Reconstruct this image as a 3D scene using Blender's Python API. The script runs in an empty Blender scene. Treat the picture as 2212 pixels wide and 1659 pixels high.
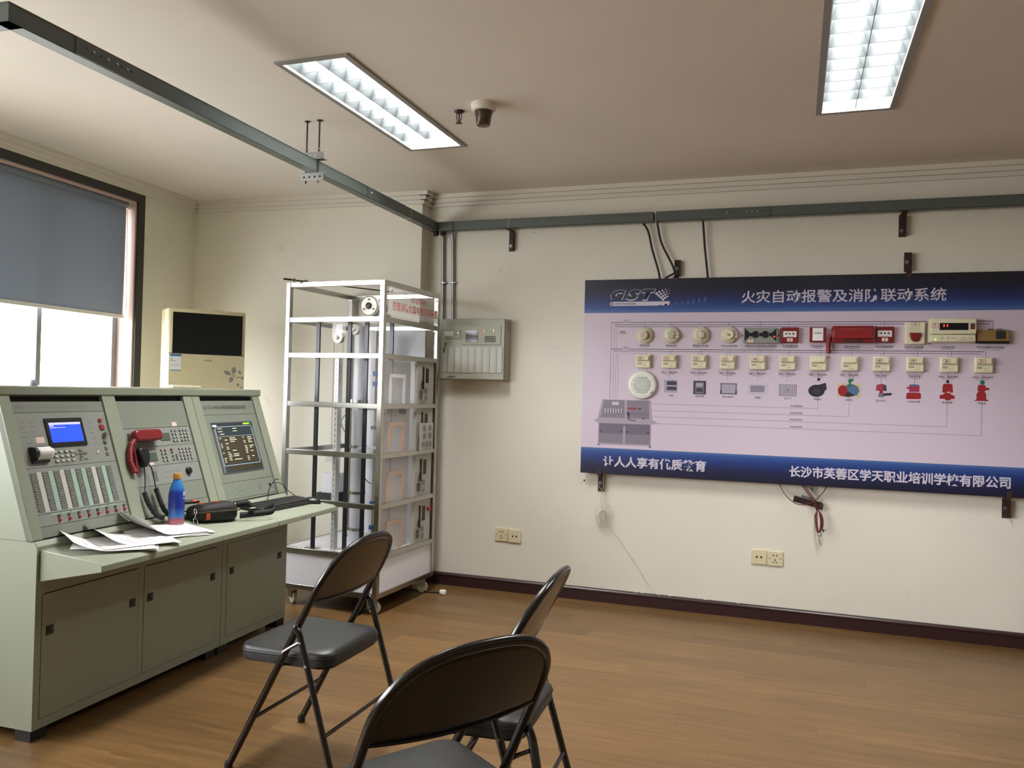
import bpy, bmesh, math, random
from mathutils import Vector, Matrix, Euler
random.seed(7)
S = bpy.context.scene
COL = S.collection
R = math.radians
PI = math.pi

# ---------------------------------------------------------------- camera
cam = bpy.data.cameras.new('camera'); cam_o = bpy.data.objects.new('camera', cam); COL.objects.link(cam_o)
cam.sensor_fit = 'HORIZONTAL'; cam.sensor_width = 36.0; cam.lens = 36.0 * 1756.565 / 2212.0
cam.clip_start = 0.05; cam.clip_end = 200
_yaw, _pitch, _roll = R(19.1563), R(0.56483), R(1.4796)
_fw = Vector((-math.sin(_yaw)*math.cos(_pitch), math.cos(_yaw)*math.cos(_pitch), math.sin(_pitch)))
_rt = Vector((math.cos(_yaw), math.sin(_yaw), 0)); _up = _rt.cross(_fw)
_r2 = math.cos(_roll)*_rt + math.sin(_roll)*_up; _u2 = -math.sin(_roll)*_rt + math.cos(_roll)*_up
_m = Matrix((_r2, _u2, -_fw)).transposed().to_4x4(); _m.translation = (0, 0, 1.3)
cam_o.matrix_world = _m
S.camera = cam_o

# ---------------------------------------------------------------- world, light, exposure
W = bpy.data.worlds.new('overcast_sky'); S.world = W; W.use_nodes = True
_bg = W.node_tree.nodes['Background']; _bg.inputs[1].default_value = 20.0
_wn = W.node_tree; _wt = _wn.nodes.new('ShaderNodeTexCoord'); _ws = _wn.nodes.new('ShaderNodeSeparateXYZ'); _wr = _wn.nodes.new('ShaderNodeValToRGB')   # bright overcast above the horizon, dimmer ground below
_wn.links.new(_wt.outputs['Generated'], _ws.inputs[0]); _wn.links.new(_ws.outputs[2], _wr.inputs['Fac']); _wn.links.new(_wr.outputs['Color'], _bg.inputs[0])
_wr.color_ramp.elements[0].position = 0.0; _wr.color_ramp.elements[0].color = (0.36, 0.36, 0.35, 1); _wr.color_ramp.elements[1].position = 0.02; _wr.color_ramp.elements[1].color = (0.95, 0.97, 1.0, 1)
LAMP_W = 88.0
S.view_settings.view_transform = 'Standard'; S.view_settings.look = 'None'
S.view_settings.gamma = 1.0; S.view_settings.exposure = 0.0; S.view_settings.use_curve_mapping = False
S.cycles.use_denoising = True
S.cycles.max_bounces = 10; S.cycles.diffuse_bounces = 6; S.cycles.glossy_bounces = 4; S.cycles.transmission_bounces = 8; S.cycles.transparent_max_bounces = 16
S.cycles.caustics_reflective = False; S.cycles.caustics_refractive = False
S.cycles.sample_clamp_indirect = 6.0
_pl = bpy.data.lights.new('window_portal', 'AREA'); _pl.shape = 'RECTANGLE'; _pl.size = 6.4; _pl.size_y = 1.7; _pl.cycles.is_portal = True
portal = bpy.data.objects.new('window_portal', _pl); COL.objects.link(portal)

# ---------------------------------------------------------------- materials
def lin(c):
    return tuple((x/255/12.92 if x/255 <= 0.04045 else ((x/255+0.055)/1.055)**2.4) for x in c)
MATS = {}
def mat(name, rgb, rough=0.5, metal=0.0, emit=None, estr=0.0, noise=None, bump=0.0, bscale=200, alpha=None, trans=0.0, spec=None, coat=0.0, ior=None):
    if name in MATS: return MATS[name]
    m = bpy.data.materials.new(name); m.use_nodes = True; nt = m.node_tree; b = nt.nodes['Principled BSDF']
    c = lin(rgb) + (1,)
    b.inputs['Base Color'].default_value = c; b.inputs['Roughness'].default_value = rough; b.inputs['Metallic'].default_value = metal
    if emit: b.inputs['Emission Color'].default_value = lin(emit)+(1,); b.inputs['Emission Strength'].default_value = estr
    if trans: b.inputs['Transmission Weight'].default_value = trans
    if ior: b.inputs['IOR'].default_value = ior
    if spec is not None: b.inputs['Specular IOR Level'].default_value = spec
    if coat: b.inputs['Coat Weight'].default_value = coat; b.inputs['Coat Roughness'].default_value = 0.1
    if alpha is not None: b.inputs['Alpha'].default_value = alpha
    if noise or bump:
        tc = nt.nodes.new('ShaderNodeTexCoord')
    if noise:   # (other rgb, scale, lo, hi[, stretch])
        n = nt.nodes.new('ShaderNodeTexNoise'); n.inputs['Scale'].default_value = noise[1]; n.inputs['Detail'].default_value = 5
        mp = nt.nodes.new('ShaderNodeMapping'); mp.inputs['Scale'].default_value = noise[4] if len(noise) > 4 else (1, 1, 1)
        nt.links.new(tc.outputs['Object'], mp.inputs['Vector']); nt.links.new(mp.outputs[0], n.inputs['Vector'])
        r = nt.nodes.new('ShaderNodeValToRGB'); r.color_ramp.elements[0].position = noise[2]; r.color_ramp.elements[1].position = noise[3]
        r.color_ramp.elements[0].color = c; r.color_ramp.elements[1].color = lin(noise[0])+(1,)
        nt.links.new(n.outputs['Fac'], r.inputs['Fac']); nt.links.new(r.outputs['Color'], b.inputs['Base Color'])
    if bump:
        n2 = nt.nodes.new('ShaderNodeTexNoise'); n2.inputs['Scale'].default_value = bscale; n2.inputs['Detail'].default_value = 3
        nt.links.new(tc.outputs['Object'], n2.inputs['Vector'])
        bp = nt.nodes.new('ShaderNodeBump'); bp.inputs['Strength'].default_value = bump; bp.inputs['Distance'].default_value = 0.002
        nt.links.new(n2.outputs['Fac'], bp.inputs['Height']); nt.links.new(bp.outputs[0], b.inputs['Normal'])
    MATS[name] = m
    return m
def ramp_mat(name, stops, rough=0.35, axis=2):
    m = bpy.data.materials.new(name); m.use_nodes = True; nt = m.node_tree; b = nt.nodes['Principled BSDF']; b.inputs['Roughness'].default_value = rough
    tc = nt.nodes.new('ShaderNodeTexCoord'); sp = nt.nodes.new('ShaderNodeSeparateXYZ'); r = nt.nodes.new('ShaderNodeValToRGB')
    nt.links.new(tc.outputs['Generated'], sp.inputs[0]); nt.links.new(sp.outputs[axis], r.inputs['Fac']); nt.links.new(r.outputs['Color'], b.inputs['Base Color'])
    e = r.color_ramp.elements
    e[0].position, e[0].color = stops[0][0], lin(stops[0][1])+(1,)
    e[1].position, e[1].color = stops[-1][0], lin(stops[-1][1])+(1,)
    for p, c in stops[1:-1]:
        k = e.new(p); k.color = lin(c)+(1,)
    return m

def wall_mat(name, rgb, dirt):
    m = bpy.data.materials.new(name); m.use_nodes = True; nt = m.node_tree; b = nt.nodes['Principled BSDF']; b.inputs['Roughness'].default_value = 0.75; b.inputs['Specular IOR Level'].default_value = 0.25
    tc = nt.nodes.new('ShaderNodeTexCoord')
    n = nt.nodes.new('ShaderNodeTexNoise'); n.inputs['Scale'].default_value = 1.3; n.inputs['Detail'].default_value = 6; nt.links.new(tc.outputs['Object'], n.inputs['Vector'])
    r = nt.nodes.new('ShaderNodeValToRGB'); r.color_ramp.elements[0].position = 0.3; r.color_ramp.elements[1].position = 0.7
    c2 = tuple(int(x*0.965) for x in rgb)
    r.color_ramp.elements[0].color = lin(rgb)+(1,); r.color_ramp.elements[1].color = lin(c2)+(1,); nt.links.new(n.outputs['Fac'], r.inputs['Fac'])
    # small grey scuffs
    n3 = nt.nodes.new('ShaderNodeTexNoise'); n3.inputs['Scale'].default_value = 5.5; n3.inputs['Detail'].default_value = 8; n3.inputs['Roughness'].default_value = 0.65; nt.links.new(tc.outputs['Object'], n3.inputs['Vector'])
    r3 = nt.nodes.new('ShaderNodeValToRGB'); r3.color_ramp.elements[0].position = 0.66; r3.color_ramp.elements[1].position = 0.78
    r3.color_ramp.elements[0].color = (0, 0, 0, 1); r3.color_ramp.elements[1].color = (dirt, dirt, dirt, 1); nt.links.new(n3.outputs['Fac'], r3.inputs['Fac'])
    mx = nt.nodes.new('ShaderNodeMix'); mx.data_type = 'RGBA'; nt.links.new(r3.outputs['Color'], mx.inputs['Factor']); nt.links.new(r.outputs['Color'], mx.inputs[6])
    mx.inputs[7].default_value = lin((150, 150, 140))+(1,); nt.links.new(mx.outputs[2], b.inputs['Base Color'])
    n2 = nt.nodes.new('ShaderNodeTexNoise'); n2.inputs['Scale'].default_value = 90; nt.links.new(tc.outputs['Object'], n2.inputs['Vector'])
    bp = nt.nodes.new('ShaderNodeBump'); bp.inputs['Strength'].default_value = 0.06; bp.inputs['Distance'].default_value = 0.003; nt.links.new(n2.outputs['Fac'], bp.inputs['Height']); nt.links.new(bp.outputs[0], b.inputs['Normal'])
    return m

def wood_mat():
    m = bpy.data.materials.new('laminate_wood'); m.use_nodes = True; nt = m.node_tree; b = nt.nodes['Principled BSDF']
    b.inputs['Roughness'].default_value = 0.36; b.inputs['Specular IOR Level'].default_value = 0.45
    geo = nt.nodes.new('ShaderNodeNewGeometry'); oi = nt.nodes.new('ShaderNodeObjectInfo')
    add = nt.nodes.new('ShaderNodeVectorMath'); add.operation = 'MULTIPLY_ADD'
    nt.links.new(oi.outputs['Random'], add.inputs[0]); add.inputs[1].default_value = (37, 53, 0); nt.links.new(geo.outputs['Position'], add.inputs[2])
    mp = nt.nodes.new('ShaderNodeMapping'); mp.inputs['Scale'].default_value = (1.6, 22, 1); nt.links.new(add.outputs[0], mp.inputs['Vector'])
    n = nt.nodes.new('ShaderNodeTexNoise'); n.inputs['Scale'].default_value = 1.6; n.inputs['Detail'].default_value = 8; n.inputs['Roughness'].default_value = 0.62; n.inputs['Distortion'].default_value = 0.5
    nt.links.new(mp.outputs[0], n.inputs['Vector'])
    r = nt.nodes.new('ShaderNodeValToRGB'); e = r.color_ramp.elements
    e[0].position = 0.25; e[0].color = lin((86, 63, 38))+(1,); e[1].position = 0.78; e[1].color = lin((122, 94, 58))+(1,)
    k = e.new(0.5); k.color = lin((105, 78, 45))+(1,)
    nt.links.new(n.outputs['Fac'], r.inputs['Fac'])
    hs = nt.nodes.new('ShaderNodeHueSaturation'); mr = nt.nodes.new('ShaderNodeMapRange'); mr.inputs['To Min'].default_value = 0.86; mr.inputs['To Max'].default_value = 1.1
    nt.links.new(oi.outputs['Random'], mr.inputs['Value']); nt.links.new(mr.outputs[0], hs.inputs['Value']); nt.links.new(r.outputs['Color'], hs.inputs['Color'])
    # dark flecks of grain
    mp2 = nt.nodes.new('ShaderNodeMapping'); mp2.inputs['Scale'].default_value = (5, 45, 1); nt.links.new(add.outputs[0], mp2.inputs['Vector'])
    n2 = nt.nodes.new('ShaderNodeTexNoise'); n2.inputs['Scale'].default_value = 1.0; n2.inputs['Detail'].default_value = 4; nt.links.new(mp2.outputs[0], n2.inputs['Vector'])
    r2 = nt.nodes.new('ShaderNodeValToRGB'); r2.color_ramp.elements[0].position = 0.68; r2.color_ramp.elements[1].position = 0.8
    r2.color_ramp.elements[0].color = (0, 0, 0, 1); r2.color_ramp.elements[1].color = (0.5, 0.5, 0.5, 1); nt.links.new(n2.outputs['Fac'], r2.inputs['Fac'])
    mx = nt.nodes.new('ShaderNodeMix'); mx.data_type = 'RGBA'; nt.links.new(r2.outputs['Color'], mx.inputs['Factor']); nt.links.new(hs.outputs['Color'], mx.inputs[6]); mx.inputs[7].default_value = lin((60, 41, 24))+(1,)
    nt.links.new(mx.outputs[2], b.inputs['Base Color'])
    return m

WALL = wall_mat('painted_wall', (233, 230, 217), 0.35)
CEIL = wall_mat('painted_ceiling', (232, 224, 215), 0.0)
WOOD = wood_mat()
TRIM = mat('cornice_plaster', (222, 217, 206), 0.7)
SKIRT = mat('maroon_skirting', (52, 30, 32), 0.35)
CONSOLE = mat('console_paint', (144, 151, 133), 0.42, bump=0.05, bscale=400)
CONSOLE_D = mat('console_panel_paint', (128, 134, 122), 0.45, bump=0.05, bscale=400)
CONSOLE_L = mat('console_side_paint', (222, 220, 208), 0.5)
PANEL_G = mat('instrument_panel', (140, 144, 138), 0.4)
BLACKP = mat('black_plastic', (22, 22, 24), 0.35)
DARKG = mat('dark_gap', (28, 28, 26), 0.8)
CHAIRM = mat('black_brown_enamel', (20, 15, 12), 0.22, spec=0.6)
VINYL = mat('black_vinyl', (34, 35, 34), 0.42, bump=0.15, bscale=700)
STEEL = mat('stainless_steel', (190, 188, 182), 0.24, 1.0)
STEELD = mat('galvanised_steel', (150, 152, 152), 0.38, 1.0)
TRAYM = mat('grey_green_tray_paint', (88, 97, 93), 0.4)
RUST = mat('dark_red_primer', (58, 34, 32), 0.6)
CREAM = mat('cream_plastic', (225, 220, 190), 0.4)
IVORY = mat('ivory_plastic', (208, 203, 178), 0.4)
WHITEP = mat('white_plastic', (232, 232, 228), 0.4)
REDP = mat('red_plastic', (122, 28, 32), 0.35)
PAPER = mat('paper', (236, 236, 236), 0.7)
INK = mat('print_black', (48, 44, 52), 0.6)
INKG = mat('print_grey', (128, 122, 128), 0.6)
RUBBER = mat('black_rubber', (24, 24, 24), 0.6)
ACRYL = mat('clear_acrylic', (250, 250, 250), 0.05, alpha=0.16, spec=0.6)
GLASS = mat('window_glass', (250, 252, 255), 0.02, alpha=0.06)

# ---------------------------------------------------------------- geometry helpers
class MB:
    def __init__(s): s.v = []; s.f = []
    def add(s, vs, fs):
        o = len(s.v); s.v += [tuple(v) for v in vs]; s.f += [tuple(i+o for i in f) for f in fs]; return s
    def bb(s, x0, x1, y0, y1, z0, z1, mtx=None):
        vs = [Vector((x, y, z)) for z in (z0, z1) for y in (y0, y1) for x in (x0, x1)]
        if mtx: vs = [mtx @ v for v in vs]
        return s.add(vs, [(0, 2, 3, 1), (4, 5, 7, 6), (0, 1, 5, 4), (2, 6, 7, 3), (0, 4, 6, 2), (1, 3, 7, 5)])
    def bx(s, c, d, mtx=None):
        return s.bb(c[0]-d[0]/2, c[0]+d[0]/2, c[1]-d[1]/2, c[1]+d[1]/2, c[2]-d[2]/2, c[2]+d[2]/2, mtx)
    def prism(s, pts, a, b, f):
        # pts: closed 2-D outline; f(u, v, w) -> xyz; extruded from w=a to w=b
        n = len(pts); vs = [f(u, v, a) for u, v in pts] + [f(u, v, b) for u, v in pts]
        fs = [tuple(range(n))[::-1], tuple(range(n, 2*n))] + [(i, (i+1) % n, n+(i+1) % n, n+i) for i in range(n)]
        return s.add(vs, fs)
    def tube(s, path, r, n=8, closed=False, caps=True):
        P = [Vector(p) for p in path]; k = len(P); rings = []
        rad = r if isinstance(r, (list, tuple)) else [r]*k
        t0 = (P[1]-P[0]).normalized(); ref = Vector((0, 0, 1)) if abs(t0.z) < 0.9 else Vector((1, 0, 0)); u = t0.cross(ref).normalized()
        for i in range(k):
            if closed: t = (P[(i+1) % k]-P[i-1]).normalized()
            else: t = ((P[min(i+1, k-1)]-P[max(i-1, 0)])).normalized()
            u = (u - t*u.dot(t))
            u = u.normalized() if u.length > 1e-6 else t.orthogonal().normalized()
            w = t.cross(u)
            rings.append([P[i]+rad[i]*(math.cos(2*PI*j/n)*u+math.sin(2*PI*j/n)*w) for j in range(n)])
        vs = [v for rg in rings for v in rg]; fs = []
        for i in range(k if closed else k-1):
            a, b = i*n, ((i+1) % k)*n
            fs += [(a+j, a+(j+1) % n, b+(j+1) % n, b+j) for j in range(n)]
        if not closed and caps: fs += [tuple(range(n))[::-1], tuple(range((k-1)*n, k*n))]
        return s.add(vs, fs)
    def cyl(s, p0, p1, r, n=16, r1=None):
        return s.tube([p0, p1], [r, r if r1 is None else r1], n)
    def lathe(s, prof, n=24, o=(0, 0, 0), ax='z'):
        # prof: (radius, height) from bottom to top
        o = Vector(o); vs = []
        for rr, h in prof:
            for j in range(n):
                c, sn = rr*math.cos(2*PI*j/n), rr*math.sin(2*PI*j/n)
                vs.append(o + (Vector((c, sn, h)) if ax == 'z' else Vector((c, -h, sn)) if ax == 'y' else Vector((h, c, sn))))
        k = len(prof); fs = []
        for i in range(k-1):
            fs += [(i*n+j, i*n+(j+1) % n, (i+1)*n+(j+1) % n, (i+1)*n+j) for j in range(n)]
        fs += [tuple(range(n))[::-1], tuple(range((k-1)*n, k*n))]
        return s.add(vs, fs)
    def grid(s, f, nu, nv):
        vs = [f(i/nu, j/nv) for j in range(nv+1) for i in range(nu+1)]
        return s.add(vs, [(j*(nu+1)+i, j*(nu+1)+i+1, (j+1)*(nu+1)+i+1, (j+1)*(nu+1)+i) for j in range(nv) for i in range(nu)])
    def xf(s, m):
        s.v = [tuple(m @ Vector(v)) for v in s.v]; return s
    def mesh(s, name, smooth=None):
        me = bpy.data.meshes.new(name); me.from_pydata(s.v, [], s.f)
        bm = bmesh.new(); bm.from_mesh(me); bmesh.ops.recalc_face_normals(bm, faces=bm.faces); bm.to_mesh(me); bm.free()
        if smooth:
            me.shade_smooth(); me.set_sharp_from_angle(angle=R(smooth))
        me.update(); return me
    def build(s, name, m, parent=None, smooth=None, bevel=0, seg=2, solid=0, sub=0, loc=None, rot=None):
        me = s.mesh(name, smooth if smooth else (40 if bevel else None)); me.materials.append(m)
        o = bpy.data.objects.new(name, me); COL.objects.link(o)
        if parent: o.parent = parent
        if loc: o.location = loc
        if rot: o.rotation_euler = rot
        if solid:
            k = o.modifiers.new('solid', 'SOLIDIFY'); k.thickness = solid; k.offset = 0
        if bevel:
            k = o.modifiers.new('bevel', 'BEVEL'); k.width = bevel; k.segments = seg; k.limit_method = 'ANGLE'; k.angle_limit = R(40)
        if sub:
            k = o.modifiers.new('sub', 'SUBSURF'); k.levels = sub; k.render_levels = sub
        return o
USED = {}
def tag(o, label, cat, group=None):
    o['label'] = label; o['category'] = cat
    if group: o['group'] = group
    return o
def thing(name, label, cat, loc=(0, 0, 0), rz=0.0, group=None):
    o = bpy.data.objects.new(name, None); COL.objects.link(o); o.location = loc; o.rotation_euler = (0, 0, rz); o.empty_display_size = 0.1
    return tag(o, label, cat, group)
def struct(o): o['kind'] = 'structure'; return o
def stuff(o): o['kind'] = 'stuff'; return o
def box(name, m, parent, x0, x1, y0, y1, z0, z1, bevel=0):
    return MB().bb(x0, x1, y0, y1, z0, z1).build(name, m, parent, bevel=bevel)
def copy_tree(o, parent=None):
    c = o.copy(); COL.objects.link(c); c.parent = parent
    for ch in [x for x in bpy.data.objects if x.parent == o]: copy_tree(ch, c)
    return c
def rrect(x0, x1, y0, y1, r, n=5):
    pts = []
    for cx, cy, a0 in ((x1-r, y1-r, 0), (x0+r, y1-r, 90), (x0+r, y0+r, 180), (x1-r, y0+r, 270)):
        for i in range(n+1):
            a = R(a0+90*i/n); pts.append((cx+r*math.cos(a), cy+r*math.sin(a)))
    return pts
def ell(cx, cy, rx, ry=None, n=20):
    ry = rx if ry is None else ry
    return [(cx+rx*math.cos(2*PI*i/n), cy+ry*math.sin(2*PI*i/n)) for i in range(n)]
def catmull(P, k=6):
    P = [Vector(p) for p in P]; out = []
    for i in range(len(P)-1):
        p0, p1, p2, p3 = P[max(i-1, 0)], P[i], P[i+1], P[min(i+2, len(P)-1)]
        for j in range(k):
            t = j/k; out.append(0.5*((2*p1)+(-p0+p2)*t+(2*p0-5*p1+4*p2-p3)*t*t+(-p0+3*p1-3*p2+p3)*t**3))
    out.append(P[-1]); return out
_tc = bpy.data.curves.new('lettering_source', 'FONT'); _to = bpy.data.objects.new('lettering_source', _tc); COL.objects.link(_to)
def text(body, size, m, parent, name='lettering', mtx=None, fit=None, bold=0.0, shear=0.0, align='LEFT', extrude=0.0):
    """flat printed lettering as a mesh; fit=(width, height) scales the glyphs' own box to that size with its corner at the origin"""
    _tc.body = body; _tc.size = size; _tc.offset = bold; _tc.shear = shear; _tc.align_x = align; _tc.extrude = extrude; _tc.resolution_u = 2
    dg = bpy.context.evaluated_depsgraph_get(); dg.update()
    me = bpy.data.meshes.new_from_object(_to.evaluated_get(dg)); me.name = name
    if not me.vertices: return None
    if fit:
        xs = [v.co.x for v in me.vertices]; ys = [v.co.y for v in me.vertices]
        x0, y0 = min(xs), min(ys); sx = fit[0]/max(1e-6, max(xs)-x0); sy = fit[1]/max(1e-6, max(ys)-y0)
        for v in me.vertices: v.co = Vector(((v.co.x-x0)*sx, (v.co.y-y0)*sy, v.co.z))
    me.materials.clear(); me.materials.append(m)
    if mtx: me.transform(mtx)
    o = bpy.data.objects.new(name, me); COL.objects.link(o)
    if parent: o.parent = parent
    return o
def frame_mtx(o, x, y):
    x = Vector(x).normalized(); y = Vector(y).normalized(); z = x.cross(y)
    m = Matrix((x, y, z)).transposed().to_4x4(); m.translation = Vector(o); return m

# ================================================================ the room
ZC = 2.614
YB = 5.028
# ---- floor: laminate planks running along the board wall
floor = struct(box('floor', mat('subfloor', (120, 90, 60), 0.8), None, -4.6, 6.1, -5.1, 5.15, -0.06, -0.008))
PW, PLN = 0.127, 1.215
_pm = MB().bb(0, PLN-0.0006, 0, PW-0.0005, -0.008, 0).mesh('plank'); _pm.materials.append(WOOD)
_rows = int((5.03-0.98)/PW)+1
_end = 5.04
for i in range(_rows):
    y = _end-(i+1)*PW; off = (i*0.437) % 1.0*PLN
    x = -4.45-off
    while x < 6.0:
        if x+PLN > -4.3:
            o = bpy.data.objects.new('plank', _pm); COL.objects.link(o); o.parent = floor; o.location = (x, y, 0)
        x += PLN
_y0 = _end-_rows*PW
_far = MB()
i = 0; y = _y0-PW
while y > -5.0:
    off = ((i+_rows)*0.437) % 1.0*PLN; x = -4.45-off
    while x < 6.0:
        _far.bb(x, x+PLN-0.0006, y, y+PW-0.0005, -0.008, 0); x += PLN
    y -= PW; i += 1
stuff(_far.build('planks_beyond', WOOD, floor))

# ---- walls
KX, KY = -4.13, 4.80
struct(box('wall_back', WALL, None, -2.37, 6.1, YB, YB+0.15, -0.01, 2.75))
_o = [(KX, KY), (-2.37, 4.91), (-2.37, 5.20), (KX-0.3, 5.20), (KX-0.3, KY)]
struct(MB().prism(_o, -0.01, 2.75, lambda u, v, w: (u, v, w)).build('wall_corner', WALL))
struct(box('wall_right', WALL, None, 6.0, 6.15, -5.15, 5.2, -0.01, 2.75))
struct(box('wall_front', WALL, None, -4.7, 6.1, -5.15, -5.0, -0.01, 2.75))
TH = math.atan2(-0.9988, 0.0484)
WM = Matrix.Translation((KX, KY, 0)) @ Matrix.Rotation(TH, 4, 'Z')      # window-wall frame: x towards the camera, y into the room
WX0, WX1, WZ0, WZ1 = 0.585, 7.0, 0.92, 2.485
w = MB()
for x0, x1, z0, z1 in ((-0.05, WX0, -0.01, 2.75), (WX1, 10.1, -0.01, 2.75), (WX0, WX1, -0.01, WZ0), (WX0, WX1, WZ1, 2.75)):
    w.bb(x0, x1, -0.22, 0, z0, z1)
wl = w.build('wall_left', WALL); wl.matrix_world = WM; struct(wl)
portal.matrix_world = WM @ frame_mtx(((WX0+WX1)/2, -0.2, 1.68), (1, 0, 0), (0, 0, 1)).copy()

# ---- ceiling with the openings of the two recessed lamps
LAMPS = [(-2.012, -1.697, 2.788, 4.002), (0.077, 0.388, 2.752, 3.961)]
xs = [-4.7, -2.012, -1.697, 0.077, 0.388, 6.15]; ys = [-5.15, 2.752, 2.788, 3.961, 4.002, 5.2]
cm = MB()
for a in range(5):
    for b in range(5):
        mx, my = (xs[a]+xs[a+1])/2, (ys[b]+ys[b+1])/2
        if any(l[0] < mx < l[1] and l[2] < my < l[3] for l in LAMPS): continue
        cm.bb(xs[a], xs[a+1], ys[b], ys[b+1], ZC, ZC+0.03)
struct(cm.build('ceiling', CEIL))

# ---- stepped cornices
def cornice(name, p0, p1, nrm, e0=0.0, e1=0.0):
    p0, p1 = Vector(p0), Vector(p1); d = (p1-p0).normalized(); n = Vector(nrm).normalized()
    mb = MB()
    for k, (z0, z1, pr) in enumerate(((2.588, ZC, 0.057), (2.562, 2.587, 0.038), (2.537, 2.561, 0.019))):
        a = p0-d*e0*pr; b = p1+d*e1*pr
        vs = [a, b, b+n*pr, a+n*pr]
        mb.add([(q.x, q.y, z0) for q in vs]+[(q.x, q.y, z1+0.0005) for q in vs], [(0, 1, 2, 3), (7, 6, 5, 4), (0, 4, 5, 1), (1, 5, 6, 2), (2, 6, 7, 3), (3, 7, 4, 0)])
    return struct(mb.build(name, TRIM))
cornice('trim_1', (-2.37, YB), (6.0, YB), (0, -1))
cornice('trim_2', (-2.37, 4.91), (-2.37, YB), (1, 0), 1.0, 0)
_n = Vector((-(4.91-KY), -2.37-KX)).normalized()*-1
cornice('trim_3', (KX, KY), (-2.37, 4.91), _n, 0, 1.0)
_w0 = (WM @ Vector((0, 0, 0))).xy; _w1 = (WM @ Vector((9.8, 0, 0))).xy; _wn = (WM.to_3x3() @ Vector((0, 1, 0))).xy
cornice('trim_4', _w0, _w1, _wn)

# ---- skirting with a rounded bead
def skirting(name, p0, p1, nrm):
    p0, p1 = Vector(p0), Vector(p1); n = Vector(nrm).normalized()
    prof = [(0, 0), (0.016, 0), (0.016, 0.058), (0.019, 0.062), (0.019, 0.071), (0.013, 0.078), (0.006, 0.082), (0, 0.082)]
    mb = MB(); k = len(prof)
    mb.add([(p.x+n.x*a, p.y+n.y*a, z) for p in (p0, p1) for a, z in prof], [tuple(range(k)), tuple(range(2*k-1, k-1, -1))]+[(i, k+i, k+(i+1) % k, (i+1) % k) for i in range(k)])
    return struct(mb.build(name, SKIRT))
skirting('baseboard_back', (-2.37, YB), (6.0, YB), (0, -1))
skirting('baseboard_corner', (KX, KY), (-2.37, 4.91), _n)
skirting('baseboard_left', _w0, _w1, _wn)

# ---- window
win = struct(bpy.data.objects.new('window_1', None)); COL.objects.link(win); win.matrix_world = WM
FRM = mat('dark_window_frame', (46, 46, 44), 0.45); REV = mat('pink_stone_reveal', (205, 178, 168), 0.6)
m = MB()
for a in ((WX0-0.06, WX0, WZ0-0.06, WZ1+0.056), (WX1, WX1+0.06, WZ0-0.06, WZ1+0.056), (WX0, WX1, WZ1, WZ1+0.056), (WX0, WX1, WZ0-0.06, WZ0)):
    m.bb(a[0], a[1], -0.001, 0.014, a[2], a[3])
m.build('casing', FRM, win)
m = MB()
m.bb(WX0-0.001, WX0+0.012, -0.2, 0, WZ0, WZ1).bb(WX1-0.012, WX1+0.001, -0.2, 0, WZ0, WZ1).bb(WX0, WX1, -0.2, 0, WZ1-0.012, WZ1+0.001)
m.build('reveal', REV, win)
box('window_sill', mat('sill_stone', (212, 206, 198), 0.4), win, WX0, WX1, -0.2, 0.03, WZ0-0.001, WZ0+0.018)
ALU = mat('grey_aluminium_frame', (120, 122, 126), 0.45)
mull = [WX0+0.012, 1.2, 2.1, 3.0, 3.9, 4.8, 5.7, WX1-0.012]
m = MB().bb(WX0+0.01, WX1-0.01, -0.17, -0.12, WZ1-0.06, WZ1-0.01).bb(WX0+0.01, WX1-0.01, -0.17, -0.12, WZ0+0.017, WZ0+0.06)
m.bb(WX0+0.011, WX0+0.052, -0.17, -0.12, WZ0+0.06, WZ1-0.06).bb(WX1-0.052, WX1-0.011, -0.17, -0.12, WZ0+0.06, WZ1-0.06)
m.build('sash_frame', ALU, win)
for x in mull[1:-1]: box('mullion', ALU, win, x-0.016, x+0.016, -0.165, -0.125, WZ0+0.06, WZ1-0.06)
for a, b in zip(mull[:-1], mull[1:]): box('pane', GLASS, win, a+0.02, b-0.018, -0.148, -0.143, WZ0+0.05, WZ1-0.05)

# ---- roller blind hanging in the window opening
bl = thing('roller_blind', 'blue-grey fabric roller blind half drawn over the window', 'blind'); bl.matrix_world = WM
BM = bpy.data.materials.new('blind_fabric'); BM.use_nodes = True; nt = BM.node_tree; b = nt.nodes['Principled BSDF']
b.inputs['Base Color'].default_value = lin((118, 124, 132))+(1,); b.inputs['Roughness'].default_value = 0.8
tr = nt.nodes.new('ShaderNodeBsdfTranslucent'); tr.inputs[0].default_value = lin((96, 106, 124))+(1,)
mx = nt.nodes.new('ShaderNodeMixShader'); mx.inputs[0].default_value = 0.05
nt.links.new(b.outputs[0], mx.inputs[1]); nt.links.new(tr.outputs[0], mx.inputs[2]); nt.links.new(mx.outputs[0], nt.nodes['Material Output'].inputs[0])
MB().grid(lambda u, v: (0.625+u*1.75, -0.055+0.004*math.sin(u*22+v*2), 1.735+v*0.72), 24, 6).build('blind_fabric', BM, bl, smooth=60)
MB().cyl((0.615, -0.055, 2.458), (2.385, -0.055, 2.458), 0.022, 14).build('roller_tube', mat('blind_roller', (110, 120, 134), 0.6), bl, smooth=40)
box('bottom_bar', mat('blind_bar', (214, 212, 210), 0.5), bl, 0.622, 2.378, -0.062, -0.046, 1.716, 1.738)
box('end_bracket', WHITEP, bl, 0.606, 0.616, -0.08, -0.03, 2.43, WZ1-0.012)
CHN = mat('white_chain', (240, 232, 226), 0.5)
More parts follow.
